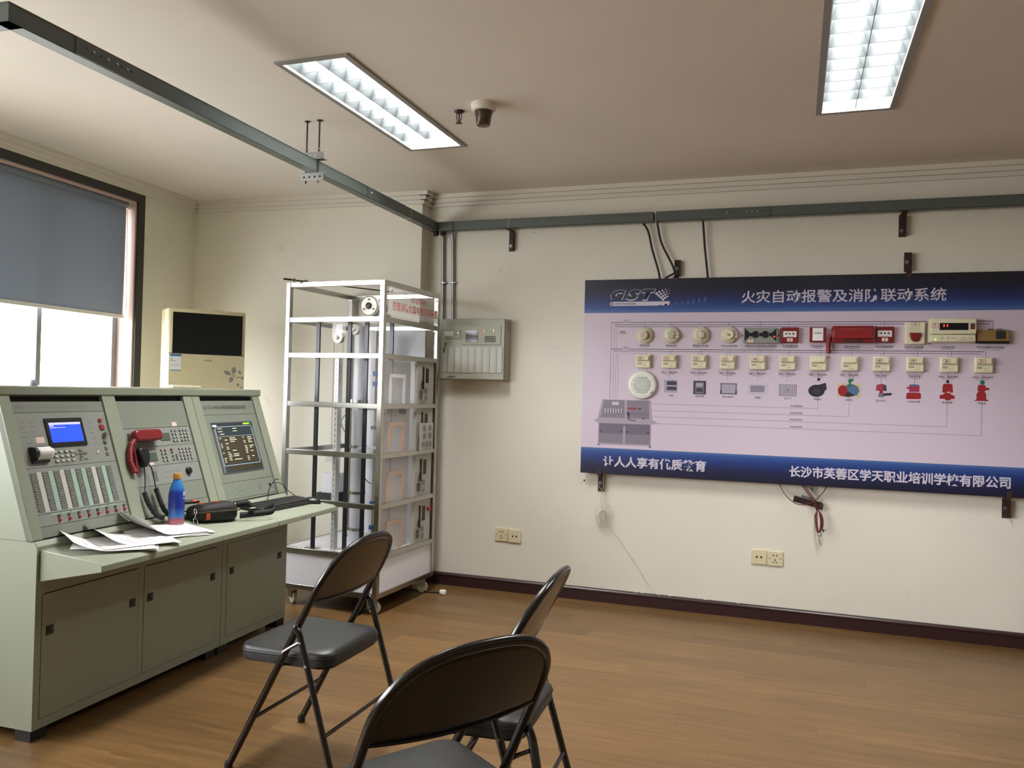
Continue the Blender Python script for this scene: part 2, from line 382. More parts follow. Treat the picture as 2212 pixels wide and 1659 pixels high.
for x0, x1 in ((0.64, 0.615), (0.652, 0.655)):
    cb = MB()
    for k in range(150):
        t = k/149; z = 2.45-t*1.3; x = x0+(x1-x0)*t
        cb.lathe([(0.0005, -0.003), (0.003, 0), (0.0005, 0.003)], 5, (x, -0.025, z))
    cb.cyl((x0, -0.025, 2.45), (x1, -0.025, 1.15), 0.0012, 5)
    cb.build('pull_chain', CHN, bl)

# ================================================================ recessed ceiling lamps
LOUV = mat('louver_aluminium', (150, 156, 158), 0.35, 0.7)
HOUS = mat('lamp_housing_white', (235, 238, 240), 0.4)
TUBE = mat('lit_tube', (255, 255, 255), 0.5, emit=(246, 252, 255), estr=9.0)
RIM = mat('lamp_rim', (150, 148, 142), 0.4, 0.3)
def lamp(x0, x1, y0, y1, label):
    cx, cy = (x0+x1)/2, (y0+y1)/2; w, l = x1-x0, y1-y0
    t = thing('ceiling_lamp', label, 'lamp', (cx, cy, ZC), 0, 'recessed fluorescent louver lamps in the ceiling')
    hw, hl = w/2-0.001, l/2-0.001; H = 0.098
    m = MB().bb(-hw, hw, -hl, hl, H-0.004, H).bb(-hw, -hw+0.003, -hl, hl, 0.004, H).bb(hw-0.003, hw, -hl, hl, 0.004, H).bb(-hw, hw, -hl, -hl+0.003, 0.004, H).bb(-hw, hw, hl-0.003, hl, 0.004, H)
    m.build('housing', HOUS, t)
    m = MB().bb(-hw-0.012, -hw+0.013, -hl-0.012, hl+0.012, -0.007, 0.004).bb(hw-0.013, hw+0.012, -hl-0.012, hl+0.012, -0.007, 0.004)
    m.bb(-hw+0.013, hw-0.013, -hl-0.012, -hl+0.013, -0.007, 0.004).bb(-hw+0.013, hw-0.013, hl-0.013, hl+0.012, -0.007, 0.004)
    m.build('rim', RIM, t)
    iw, il = hw-0.014, hl-0.014
    bm_ = MB().prism([(-0.0015, 0), (0.0015, 0), (0.014, 0.05), (-0.014, 0.05)], -iw, iw, lambda u, v, k: (k, u, v)).mesh('louver_blade'); bm_.materials.append(LOUV)
    n = 10
    for i in range(1, n):
        o = bpy.data.objects.new('louver_blade', bm_); COL.objects.link(o); o.parent = t; o.location = (0, -il+2*il*i/n, 0.004)
    MB().prism([(-0.0015, 0), (0.0015, 0), (0.02, 0.05), (-0.02, 0.05)], -il, il, lambda u, v, k: (u, k, v+0.004)).build('louver_divider', LOUV, t)
    m = MB().prism([(-iw, 0), (-iw+0.002, 0), (-iw+0.022, 0.05), (-iw+0.02, 0.05)], -il, il, lambda u, v, k: (u, k, v+0.004))
    m.prism([(iw, 0), (iw-0.002, 0), (iw-0.022, 0.05), (iw-0.02, 0.05)], -il, il, lambda u, v, k: (u, k, v+0.004))
    m.build('side_reflector', LOUV, t)
    for s in (-1, 1):
        MB().cyl((s*0.07, -il+0.02, 0.068), (s*0.07, il-0.02, 0.068), 0.0085, 10).build('tube', TUBE, t, smooth=40)
    L = bpy.data.lights.new('lamp_light', 'AREA'); L.shape = 'RECTANGLE'; L.size = w-0.05; L.size_y = l-0.06; L.energy = LAMP_W; L.spread = R(125); L.color = (1.0, 0.985, 0.96)
    lo = bpy.data.objects.new('lamp_light', L); COL.objects.link(lo); lo.parent = t; lo.location = (0, 0, 0.09)
    return t
lamp(*LAMPS[0], 'recessed louver lamp beside the hanging cable tray')
lamp(*LAMPS[1], 'recessed louver lamp on the plain side of the ceiling away from the tray')

# ---- flame detector and sprinkler on the ceiling
t = thing('flame_detector', 'white ceiling detector with a smoky brown domed lens', 'detector', (-1.37, 3.45, ZC))
MB().lathe([(0.048, -0.034), (0.056, -0.028), (0.0585, -0.012), (0.0585, 0.0)], 32).build('base', mat('detector_white', (226, 220, 210), 0.45), t, smooth=50)
AMB = mat('amber_smoked_plastic', (84, 68, 50), 0.12, alpha=0.75)
MB().lathe([(0.028, -0.1), (0.031, -0.098), (0.037, -0.06), (0.0395, -0.05), (0.042, -0.034)], 28).build('lens', AMB, t, smooth=50)
MB().lathe([(0.022, -0.088), (0.028, -0.06), (0.03, -0.036)], 20).build('sensor_core', mat('sensor_core', (40, 34, 30), 0.5), t, smooth=50)
t = thing('sprinkler_head', 'small dark metal pendent fire sprinkler beside the ceiling detector', 'sprinkler', (-1.515, 3.505, ZC))
SPK = mat('sprinkler_metal', (74, 68, 66), 0.4, 0.8)
MB().lathe([(0.012, -0.012), (0.022, -0.007), (0.024, 0.0)], 20).build('escutcheon', SPK, t, smooth=50)
MB().lathe([(0.004, -0.05), (0.004, -0.012)], 10).build('bulb', mat('sprinkler_bulb', (110, 60, 50), 0.2), t, smooth=50)
for s in (-1, 1): MB().tube(catmull([(s*0.011, 0, -0.012), (s*0.0125, 0, -0.03), (s*0.009, 0, -0.045), (s*0.002, 0, -0.056)], 4), 0.0022, 6).build('arm', SPK, t, smooth=50)
m = MB().lathe([(0.003, -0.0595), (0.006, -0.059), (0.006, -0.057), (0.003, -0.053)], 14)
for k in range(12):
    a = 2*PI*k/12; m.bx((0.0105, 0, -0.058), (0.011, 0.0035, 0.0016), Matrix.Rotation(a, 4, 'Z'))
m.build('deflector', SPK, t)

# ================================================================ cable tray
tray = thing('cable_tray', 'grey-green steel cable tray bending from the ceiling run to the board wall', 'cable tray')
TZ0, TZ1 = 2.356, 2.415
TA, TB = Vector((-2.214, 1.76)), Vector((-2.264, 4.945))
def channel(p, q, w, side):
    """U channel with open top from p to q (its room face on the line), w wide towards side"""
    d = (q-p).normalized(); s = Vector(side).normalized(); m = MB(); th = 0.0018
    def pr(a0, a1, z0, z1):
        vs = [p+s*a0, q+s*a0, q+s*a1, p+s*a1]
        m.add([(v.x, v.y, z0) for v in vs]+[(v.x, v.y, z1) for v in vs], [(3, 2, 1, 0), (4, 5, 6, 7), (0, 1, 5, 4), (1, 2, 6, 5), (2, 3, 7, 6), (3, 0, 4, 7)])
    pr(0, th, TZ0, TZ1); pr(w-th, w, TZ0, TZ1); pr(0, w, TZ0, TZ0+th); pr(-0.0015, w+0.0015, TZ1-0.004, TZ1)
    return m
channel(TA, TB, 0.05, (-1, -0.016)).build('ceiling_run', TRAYM, tray)
channel(Vector((-2.315, 4.92)), Vector((-0.83, 4.92)), 0.05, (0, 1)).build('wall_run', TRAYM, tray)
channel(Vector((-0.815, 4.9195)), Vector((5.9, 4.9195)), 0.05, (0, 1)).build('wall_run', TRAYM, tray)
channel(Vector((-3.35, 1.705)), Vector((-2.214, 1.76)), 0.05, (-0.03, 1)).build('window_run', TRAYM, tray)
BOLT = mat('zinc_bolt', (190, 190, 186), 0.35, 0.9)
def splice(o, d, nrm, L, holes, name='splice_plate'):
    d = Vector(d).normalized(); n = Vector(nrm).normalized(); o = Vector(o)
    mt = frame_mtx((o.x, o.y, (TZ0+TZ1)/2), (d.x, d.y, 0), (0, 0, 1))
    p = MB().bb(-L/2, L/2, -0.0285, 0.0245, -0.001, 0.003, mt).build(name, TRAYM, tray)
    for x, k in holes:
        if k: MB().lathe([(0.0052, 0), (0.0052, 0.003), (0.003, 0.0052)], 10).xf(mt @ Matrix.Translation((x, 0.002, 0.003))).build('bolt', BOLT, p)
        else: MB().lathe([(0.0036, 0), (0.0036, 0.0012)], 10).xf(mt @ Matrix.Translation((x, 0.002, 0.0022))).build('hole', DARKG, p)
splice((-0.30, 4.918), (1, 0, 0), (0, -1), 0.29, [(-0.125, 0), (-0.095, 1), (-0.06, 0), (-0.03, 1), (0.012, 1), (0.046, 1), (0.078, 1), (0.125, 0)])
_d = (TB-TA).normalized()
_q = TA+_d*(2.13-1.76); splice((_q.x+0.001, _q.y), (_d.x, _d.y, 0), (1, 0), 0.26, [(-0.09, 0), (-0.06, 1), (-0.03, 0), (0, 1), (0.04, 1), (0.06, 0), (0.085, 1), (0.105, 0)])
_q = TA+_d*(4.13-1.76); splice((_q.x+0.001, _q.y), (_d.x, _d.y, 0), (1, 0), 0.34, [(-0.13, 1), (-0.03, 0), (0.03, 0), (0.06, 0), (0.1, 0)])
splice((-2.2, 4.918), (1, 0, 0), (0, -1), 0.1, [(-0.02, 0), (0.012, 0)], 'corner_plate')
for y in (4.52,):
    _q = TA+_d*(y-1.76); MB().tube([(_q.x+0.002, _q.y, TZ0-0.002), (_q.x+0.002, _q.y, TZ1+0.003), (_q.x-0.052, _q.y, TZ1+0.003), (_q.x-0.052, _q.y, TZ0-0.002)], 0.0012, 5, closed=True).build('cable_tie', WHITEP, tray)
MB().tube([(-1.76, 4.919, TZ0-0.002), (-1.76, 4.919, TZ1+0.003), (-1.76, 4.972, TZ1+0.003), (-1.76, 4.972, TZ0-0.002)], 0.0012, 5, closed=True).build('cable_tie', WHITEP, tray)
for x in (-2.285, -2.235):
    MB().lathe([(0.012, -0.026), (0.02, -0.02), (0.02, 0)], 14, (x, 4.955, TZ0)).build('cable_gland', BLACKP, tray, smooth=40)

hang = thing('tray_hanger', 'pair of threaded rods with perforated steel angles holding the cable tray', 'hanger')
ROD = mat('threaded_rod', (86, 80, 74), 0.5, 0.7, bump=0.8, bscale=500)
for x in (-2.306, -2.236):
    r_ = MB().cyl((x, 3.45, 2.305), (x, 3.45, ZC), 0.0042, 8).build('rod', ROD, hang, smooth=40)
    MB().lathe([(0.0135, -0.004), (0.0135, 0)], 14, (x, 3.45, ZC)).build('washer', SPK, r_)
    MB().lathe([(0.008, 2.468), (0.008, 2.477)], 6, (x, 3.45, 0)).build('nut', STEELD, r_)
def angle_piece(z, flip):
    m = MB(); X0, X1 = -2.333, -2.205
    m.bb(X0, X1, 3.442, 3.478, z, z+0.003).bb(X0, X1, 3.444, 3.4465, z-(0 if flip else 0.035), z+(0.036 if flip else 0))
    o = m.build('angle_piece', STEELD, hang)
    for k in range(4):
        MB().lathe([(0.0055, 0), (0.0055, 0.001)], 10, ax='y', o=(X0+0.02+k*0.03, 3.4442, z+(0.018 if flip else -0.018))).build('slot', mat('slot_light', (196, 190, 182), 0.7) if flip else DARKG, o)
angle_piece(TZ1+0.006, True); angle_piece(TZ0-0.004, False)

# ================================================================ fire control console
CON = thing('control_console', 'pale green fire alarm control console with sloping instrument panels and desk', 'console', (-2.551, 2.205, 0), R(91.965))
SM = frame_mtx((0, 0.02, 0.717), (1, 0, 0), (0, 0.3339, 0.9426))     # sloping front: x along, y up the slope, z off the panel
# body: side profile extruded along the console
_prof = [(0, 0.04), (0.62, 0.04), (0.62, 1.238), (0.232, 1.238), (0.0435, 0.7105), (0.02, 0.717), (0.0, 0.70)]
body = MB().prism(_prof, 0.004, 1.608, lambda u, v, w: (w, u, v)).build('body', CONSOLE, CON)
for x0, x1 in ((-0.0, 0.004), (1.608, 1.612)):
    MB().prism([(0, 0.04), (0.62, 0.04), (0.62, 1.238), (0.21, 1.238), (0.02, 0.717), (0.0, 0.695)], x0, x1, lambda u, v, w: (w, u, v)).build('side_panel', CONSOLE, CON)
MB().prism([(0.02, 0.7175), (0.012, 0.7165), (0.6, 0.7165), (0.6, 0.7175)], -0.0006, 0.0, lambda u, v, w: (w, u, v)).build('side_seam', DARKG, CON)
cap = box('top_cap', CONSOLE, CON, -0.014, 1.624, 0.2, 0.645, 1.24, 1.276, bevel=0.005)
# mullions between the three bays
for a, b in ((0, 0.046), (0.489, 0.559), (0.993, 1.111), (1.551, 1.612)):
    MB().bb(a, b, 0.002, 0.556, -0.03, 0.0, SM).build('mullion', CONSOLE, CON, bevel=0.0015)
MB().bb(0, 1.612, -0.001, 0.003, -0.012, 0.0006, SM).build('desk_joint', DARKG, CON)
MB().bb(1.0535, 1.0555, 0.002, 0.555, 0, 0.0005, SM).build('unit_seam', DARKG, CON)
MB().bb(1.0535, 1.0555, -0.0006, 0.0, 0.04, 0.6).build('unit_seam', DARKG, CON)
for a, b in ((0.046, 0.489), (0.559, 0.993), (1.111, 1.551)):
    MB().bb(a, b, 0.5325, 0.556, -0.024, -0.02, SM).build('painted_gap_shade', DARKG, CON)  # dark strips put in for the shade under the top cap
# feet
for x in (0.035, 0.99, 1.08, 1.575):
    for y in (0.04, 0.57): box('foot', BLACKP, CON, x-0.035, x+0.035, y-0.035, y+0.035, 0, 0.04)
# doors
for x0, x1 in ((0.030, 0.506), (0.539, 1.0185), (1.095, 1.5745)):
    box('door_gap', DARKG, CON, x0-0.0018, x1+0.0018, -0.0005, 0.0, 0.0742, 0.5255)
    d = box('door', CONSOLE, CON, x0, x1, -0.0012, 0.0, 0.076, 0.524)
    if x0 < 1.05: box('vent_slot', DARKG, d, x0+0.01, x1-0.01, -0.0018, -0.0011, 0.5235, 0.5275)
    for hx in ((x0+0.034), (x1-0.034)):
        h = MB().bb(hx-0.0165, hx+0.0165, -0.0042, -0.001, 0.372, 0.406).build('latch', BLACKP, d, bevel=0.0015)
        MB().bb(hx-0.011, hx+0.003, -0.0055, -0.004, 0.384, 0.398).build('latch_button', DARKG, d, bevel=0.001)
        MB().lathe([(0.003, 0), (0.003, 0.001)], 10, (hx+0.008, -0.0042, 0.391), 'y').build('keyhole', STEELD, d)
MB().lathe([(0.006, 0), (0.004, 0.002)], 10, (1.29, -0.0012, 0.478), 'y').build('door_lock', STEELD, CON)
# desks
_dp = [(0.0, 0.688), (-0.262, 0.665), (-0.279, 0.654), (-0.279, 0.631), (0.0, 0.573)]
for a, b in ((0.012, 1.1), (1.1025, 1.648)):
    MB().prism(_dp, a, b, lambda u, v, w: (w, u, v)).build('desk_top', CONSOLE, CON, bevel=0.0025)

def sl(mb, name, m, par, **k): return mb.xf(SM).build(name, m, par, **k)
def stx(body_, s0, q0, w, h, m, par, z=-0.0065, **k): return text(body_, 0.02, m, par, mtx=SM @ Matrix.Translation((s0, q0, z)), fit=(w, h), **k)
PZ = -0.008
def panel(name, a, b, q0, q1, m=CONSOLE_D, z=PZ):
    return sl(MB().bb(a, b, q0, q1, -0.028, z), name, m, CON, bevel=0.0008)
def keys(par, s0, s1, q0, q1, nx, ny, w, h, m, z=PZ, name='keypad', skip=()):
    mb = MB()
    for i in range(nx):
        for j in range(ny):
            if (i, j) in skip: continue
            x = s0+(s1-s0)*(i/(nx-1) if nx > 1 else 0.5); y = q1-(q1-q0)*(j/(ny-1) if ny > 1 else 0.5)
            mb.bb(x-w/2, x+w/2, y-h/2, y+h/2, z, z+0.004)
    return sl(mb, name, m, par)
KEYM = mat('grey_key', (188, 190, 184), 0.5); KEYD = mat('dark_key', (84, 84, 80), 0.5); KEYM2 = mat('mid_grey_key', (120, 122, 114), 0.6)  # light, dark and mid grey; the mid grey also serves buttons and panel print
REDB = mat('red_button', (150, 40, 44), 0.35); GRNL = mat('green_led', (120, 255, 90), 0.4, emit=(110, 255, 80), estr=3.0); REDL = mat('red_led', (255, 60, 40), 0.4, emit=(255, 50, 30), estr=4.0); AMBL = mat('amber_led', (255, 220, 120), 0.4, emit=(255, 220, 120), estr=2.5)
LABL = mat('pink_edged_label', (226, 205, 196), 0.6); LBLR = mat('label_red_line', (190, 110, 100), 0.6)
LCDG = mat('grey_green_lcd', (84, 94, 86), 0.15)
LABT = mat('teal_label_strip', (158, 184, 172), 0.6); LABW = mat('white_label_strip', (196, 196, 190), 0.6)
A, B = 0.0475, 0.4875
# --- bay 1
p = panel('title_strip', A, B, 0.4885, 0.5315)
stx('GST', 0.062, 0.505, 0.042, 0.012, INKG, p, bold=0.001, shear=0.3); stx('JB-QG-GST5000 火灾报警控制器／联动控制器', 0.125, 0.503, 0.29, 0.014, INKG, p)
p1 = panel('alarm_controller', A, B, 0.2705, 0.4870, PANEL_G)
sc = sl(MB().bb(0.176, 0.356, 0.347, 0.462, PZ, PZ+0.006), 'screen_bezel', BLACKP, p1, bevel=0.001)
BLUE = mat('blue_lcd', (40, 70, 240), 0.2, emit=(46, 82, 250), estr=1.0); LCDW = mat('lcd_light_bar', (190, 190, 225), 0.2, emit=(190, 190, 225), estr=0.75)
sl(MB().bb(0.189, 0.341, 0.363, 0.443, PZ+0.006, PZ+0.0068), 'blue_screen', BLUE, p1)
sl(MB().bb(0.189, 0.341, 0.434, 0.443, PZ+0.0068, PZ+0.0072), 'screen_header', LCDW, p1)
sl(MB().bb(0.191, 0.21, 0.4275, 0.4325, PZ+0.0068, PZ+0.0072).bb(0.191, 0.225, 0.421, 0.424, PZ+0.0068, PZ+0.0072).bb(0.228, 0.264, 0.4215, 0.4235, PZ+0.0068, PZ+0.0072), 'screen_text', LCDW, p1)
pr = sl(MB().bb(0.078, 0.155, 0.288, 0.352, PZ, PZ+0.012), 'printer', BLACKP, p1, bevel=0.003)
sl(MB().grid(lambda u, v: (0.096+u*0.066, 0.298+v*0.048+0.004*math.sin(v*PI), PZ+0.012+0.022*math.sin(min(1, v*1.15)*PI*0.9)), 6, 8), 'paper_roll', PAPER, p1, smooth=60, solid=0.0015)
sl(MB().lathe([(0.0225, 0), (0.0225, 0.014)], 18, ax='x').xf(Matrix.Translation((0.081, 0.325, PZ+0.012))), 'roll_holder', BLACKP, p1, smooth=40)
l_ = sl(MB().bb(0.122, 0.16, 0.366, 0.392, PZ, PZ+0.0008), 'paper_label', LABL, p1); sl(MB().bb(0.122, 0.16, 0.3895, 0.392, PZ+0.0008, PZ+0.0012), 'label_edge', LBLR, p1)
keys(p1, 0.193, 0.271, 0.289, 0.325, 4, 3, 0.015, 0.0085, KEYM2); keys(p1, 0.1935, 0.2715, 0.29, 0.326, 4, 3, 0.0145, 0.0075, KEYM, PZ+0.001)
mb = MB()
for dx, dy in ((0, 0.013), (0, -0.012), (-0.022, 0), (0.022, 0), (0, 0)): mb.bb(0.316+dx-0.008, 0.316+dx+0.008, 0.314+dy-0.0035, 0.314+dy+0.0035, PZ, PZ+0.004)
mb.bb(0.303, 0.317, 0.287, 0.293, PZ, PZ+0.004).bb(0.329, 0.343, 0.287, 0.293, PZ, PZ+0.004); sl(mb, 'navigation_keys', KEYM2, p1)
sl(MB().lathe([(0.009, 0), (0.009, 0.005), (0.007, 0.007)], 16, (0.452, 0.447, PZ)), 'button', REDB, p1, smooth=40)
sl(MB().bb(0.442, 0.464, 0.407, 0.429, PZ, PZ+0.006), 'square_switch', REDB, p1, bevel=0.002)
sl(MB().lathe([(0.009, 0), (0.008, 0.006), (0.004, 0.007)], 14, (0.452, 0.383, PZ)), 'key_lock', STEEL, p1, smooth=40)
sl(MB().bb(0.4505, 0.4535, 0.374, 0.392, PZ+0.006, PZ+0.018).bb(0.45, 0.47, 0.38, 0.394, PZ+0.016, PZ+0.0175), 'key', STEELD, p1)
for y, m_ in ((0.352, KEYD), (0.327, KEYM2), (0.303, KEYM2)): sl(MB().bb(0.444, 0.458, y-0.0065, y+0.0065, PZ, PZ+0.005), 'button', m_, p1, bevel=0.001)
sl(MB().lathe([(0.0026, 0), (0.0018, 0.002)], 8, (0.405, 0.315, PZ)), 'status_led', AMBL, p1)
sl(MB().lathe([(0.0016, 0), (0.001, 0.002)], 8, (0.408, 0.35, PZ)), 'status_led', KEYM, p1)
mb = MB()
for i in range(7):
    y = 0.44-i*0.0225; mb.bb(0.393, 0.407, y, y+0.0028, PZ, PZ+0.0006)
for j in range(4):
    for i in range(2): mb.bb(0.07+i*0.042, 0.088+i*0.042, 0.448-j*0.019, 0.4505-j*0.019, PZ, PZ+0.0006)
mb.bb(0.078, 0.102, 0.366, 0.369, PZ, PZ+0.0006); sl(mb, 'panel_print', KEYM2, p1)
p2 = panel('zone_button_panel', A, B, 0.0945, 0.2690, PANEL_G)
for k in range(8):
    x = 0.0745+k*0.0517; mb = MB(); md = MB()
    for j in range(16):
        y = 0.249-j*0.0094; mb.bb(x-0.0125, x+0.0085, y-0.0033, y+0.0033, PZ, PZ+0.0025)
        md.bb(x+0.0095, x+0.0125, y-0.0018, y+0.0018, PZ, PZ+0.003); md.bb(x-0.0165, x-0.0137, y-0.001, y+0.001, PZ, PZ+0.002)
    sl(mb, 'button_column', KEYM2, p2); sl(md, 'led_column', KEYD, p2)
    if k < 7: sl(MB().bb(x+0.0145, x+0.0355, 0.1, 0.2545, PZ, PZ+0.001), 'label_strip', LABW if k in (0, 2, 5) else LABT, p2)
p3 = panel('manual_control_panel', A, B, 0.0485, 0.0930, PANEL_G)
for k in range(8):
    x = 0.142+k*0.0465
    sl(MB().lathe([(0.0062, 0), (0.0055, 0.006), (0.003, 0.0065)], 12, (x, 0.0785, PZ)), 'button', KEYD, p3, smooth=40); sl(MB().lathe([(0.0062, 0), (0.0055, 0.006), (0.003, 0.0065)], 12, (x, 0.0625, PZ)), 'button', REDB, p3, smooth=40)
    if k < 7: sl(MB().bb(x-0.031, x+0.006, 0.0862, 0.0912, PZ, PZ+0.0008), 'label_strip', LABT, p3)
    sl(MB().bb(x-0.03, x-0.014, 0.0765, 0.079, PZ, PZ+0.0005).bb(x-0.03, x-0.014, 0.0695, 0.0715, PZ, PZ+0.0005).bb(x-0.03, x-0.014, 0.0615, 0.0635, PZ, PZ+0.0005), 'panel_print', KEYM2, p3)
panel('blank_panel', A, B, 0.006, 0.0470)
# --- bay 2
A, B = 0.5605, 0.9915
p = panel('blank_panel', A, B, 0.4055, 0.5315)
sl(MB().bb(0.876, 0.908, 0.408, 0.431, PZ, PZ+0.0008), 'paper_label', LABL, p); sl(MB().bb(0.876, 0.908, 0.4285, 0.431, PZ+0.0008, PZ+0.0012), 'label_edge', LBLR, p)
p = panel('fire_telephone_panel', A, B, 0.3185, 0.4040, PANEL_G)
sl(MB().bb(0.778, 0.841, 0.342, 0.378, PZ, PZ+0.003), 'display', LCDG, p, bevel=0.001)
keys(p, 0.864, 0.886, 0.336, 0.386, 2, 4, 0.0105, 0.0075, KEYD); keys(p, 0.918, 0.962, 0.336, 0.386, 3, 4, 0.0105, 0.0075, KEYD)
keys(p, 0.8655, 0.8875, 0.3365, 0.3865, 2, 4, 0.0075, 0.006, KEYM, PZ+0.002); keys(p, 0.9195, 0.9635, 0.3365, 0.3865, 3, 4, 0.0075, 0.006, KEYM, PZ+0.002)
stx('GST-TS-Z01A 消防电话总机', 0.64, 0.322, 0.085, 0.008, INKG, p); 
cr = sl(MB().bb(0.585, 0.742, 0.345, 0.385, PZ, PZ+0.012), 'handset_cradle', KEYM2, p, bevel=0.004)
p = panel('broadcast_panel', A, B, 0.2305, 0.3170, PANEL_G)
sl(MB().bb(0.668, 0.728, 0.251, 0.291, PZ, PZ+0.003), 'display', LCDG, p, bevel=0.001)
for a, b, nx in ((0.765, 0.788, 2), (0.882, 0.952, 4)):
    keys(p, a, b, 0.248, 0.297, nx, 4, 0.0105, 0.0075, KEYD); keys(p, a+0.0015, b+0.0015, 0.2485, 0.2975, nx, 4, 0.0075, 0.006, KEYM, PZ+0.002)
keys(p, 0.829, 0.829, 0.248, 0.284, 1, 3, 0.0105, 0.0075, KEYD); keys(p, 0.853, 0.853, 0.248, 0.27, 1, 3, 0.008, 0.006, KEYD); sl(MB().bb(0.823, 0.835, 0.293, 0.301, PZ, PZ+0.004), 'red_key', REDB, p)
sl(MB().bb(0.668, 0.7, 0.234, 0.2475, PZ, PZ+0.0008), 'paper_label', LABL, p); stx('GST-GBFB-200 广播分配盘', 0.66, 0.302, 0.075, 0.008, INKG, p)
p = panel('amplifier_panel', A, B, 0.1425, 0.2290, PANEL_G)
sl(MB().lathe([(0.017, 0), (0.0155, 0.012), (0.012, 0.014)], 22, (0.905, 0.189, PZ)), 'volume_knob', BLACKP, p, smooth=40)
mb = MB()
for k in range(6): mb.bb(0.672+k*0.005, 0.6745+k*0.005, 0.16, 0.206, PZ, PZ+0.0006)
sl(mb, 'speaker_slots', KEYD, p)
mb = MB()
for a, b, y in ((0.745, 0.765, 0.194), (0.782, 0.81, 0.196), (0.745, 0.77, 0.168), (0.785, 0.81, 0.17), (0.822, 0.85, 0.2), (0.822, 0.85, 0.19), (0.822, 0.85, 0.18), (0.822, 0.85, 0.17)): mb.bb(a, b, y, y+0.003, PZ, PZ+0.0006)
sl(mb, 'panel_print', KEYM2, p); stx('GST-GF150W 广播功率放大器', 0.62, 0.213, 0.09, 0.008, INKG, p)
panel('blank_panel', A, B, 0.0525, 0.1410); panel('blank_panel', A, B, 0.006, 0.0510)
# --- bay 3
A, B = 1.1125, 1.5495
p = panel('title_strip', A, B, 0.4575, 0.5315)
stx('GST-GT-GM9200 消防控制室图形显示装置', 1.128, 0.486, 0.345, 0.02, INK, p)
p = panel('monitor_panel', A, B, 0.1025, 0.4560)
stx('GST', 1.292, 0.43, 0.058, 0.014, INKG, p, bold=0.001, shear=0.3)
sl(MB().bb(1.15, 1.492, 0.146, 0.417, PZ, PZ+0.002), 'screen_frame', KEYD, p, bevel=0.0006)
SCR = mat('monitor_dark', (46, 52, 54), 0.15, emit=(52, 60, 62), estr=0.5); SCB = mat('monitor_brown', (50, 44, 32), 0.15, emit=(72, 62, 42), estr=0.55); SCW = mat('monitor_line', (150, 165, 170), 0.2, emit=(160, 176, 180), estr=0.75); SCT = mat('monitor_text', (205, 200, 170), 0.2, emit=(205, 200, 170), estr=0.7)
SY = mat('monitor_yellow', (230, 220, 60), 0.2, emit=(230, 220, 60), estr=0.8); SG2 = mat('monitor_green', (70, 220, 70), 0.2, emit=(70, 220, 70), estr=0.8); SGY = mat('monitor_grey', (96, 102, 104), 0.2, emit=(96, 102, 104), estr=0.5)
z1_ = PZ+0.002
sl(MB().bb(1.156, 1.486, 0.152, 0.412, z1_, z1_+0.0005), 'screen', SCR, p)
zz = z1_+0.0005
sl(MB().bb(1.18, 1.466, 0.197, 0.338, zz, zz+0.0003), 'event_table', SCB, p)
mb = MB()
for a in ((1.172, 1.474, 0.3905, 0.393), (1.172, 1.474, 0.187, 0.1895), (1.172, 1.1745, 0.187, 0.393), (1.4715, 1.474, 0.187, 0.393), (1.174, 1.472, 0.3395, 0.341)): mb.bb(a[0], a[1], a[2], a[3], zz, zz+0.0006)
sl(mb, 'window_outline', SCW, p)
random.seed(11); mb = MB(); mg = MB()
for r_ in range(14):
    y = 0.33-r_*0.0095
    mg.bb(1.182, 1.464, y-0.0038, y-0.0032, zz+0.0003, zz+0.0006)
    for c0, c1 in ((1.186, 1.206), (1.226, 1.256), (1.268, 1.33), (1.376, 1.398), (1.416, 1.456)):
        if random.random() < 0.62: mb.bb(c0, c0+(c1-c0)*random.uniform(0.5, 1), y-0.001, y+0.0025, zz+0.0003, zz+0.0006)
for c, y in ((1.19, 0.381), (1.19, 0.366), (1.2, 0.352), (1.31, 0.38), (1.31, 0.366)): mb.bb(c, c+0.035, y-0.001, y+0.0025, zz+0.0003, zz+0.0006)
stuff(sl(mb, 'screen_text', SCT, p)); stuff(sl(mg, 'table_lines', SGY, p))
sl(MB().bb(1.412, 1.45, 0.4, 0.408, zz, zz+0.0006), 'yellow_badge', SY, p); sl(MB().bb(1.451, 1.47, 0.401, 0.409, zz, zz+0.0006), 'green_badge', SG2, p)
sl(MB().bb(1.158, 1.19, 0.394, 0.403, zz, zz+0.0006), 'screen_logo', mat('monitor_white', (210, 215, 225), 0.2, emit=(210, 215, 225), estr=0.8), p)
sl(MB().bb(1.158, 1.1715, 0.152, 0.38, zz, zz+0.0005), 'screen_sidebar', SGY, p); sl(MB().bb(1.476, 1.484, 0.2, 0.38, zz, zz+0.0005), 'screen_sidebar', SGY, p)
sl(MB().bb(1.2, 1.484, 0.162, 0.184, zz, zz+0.0004), 'screen_footer', SCB, p)
p = panel('lower_control_panel', A, B, 0.0165, 0.1010)
mb = MB()
for dx, dy in ((0, 0.012), (0.014, 0.014), (-0.014, 0.006), (0.0, -0.006), (0.018, -0.01), (-0.01, -0.012)): mb.lathe([(0.0022, 0), (0.0016, 0.0015)], 8, (1.245+dx, 0.06+dy, PZ))
sl(mb, 'status_dots', KEYD, p)
mb = MB()
for i in range(7):
    for j in range(7):
        if (i-3)**2+(j-3)**2 < 11: mb.lathe([(0.0016, 0), (0.0016, 0.0006)], 6, (1.415+(i-3)*0.0055, 0.058+(j-3)*0.0055, PZ))
sl(mb, 'speaker_holes', KEYM2, p)
sl(MB().lathe([(0.007, 0), (0.007, 0.004)], 12, (1.504, 0.061, PZ)), 'cable_socket', BLACKP, p, smooth=40)
panel('blank_panel', A, B, 0.006, 0.0150)
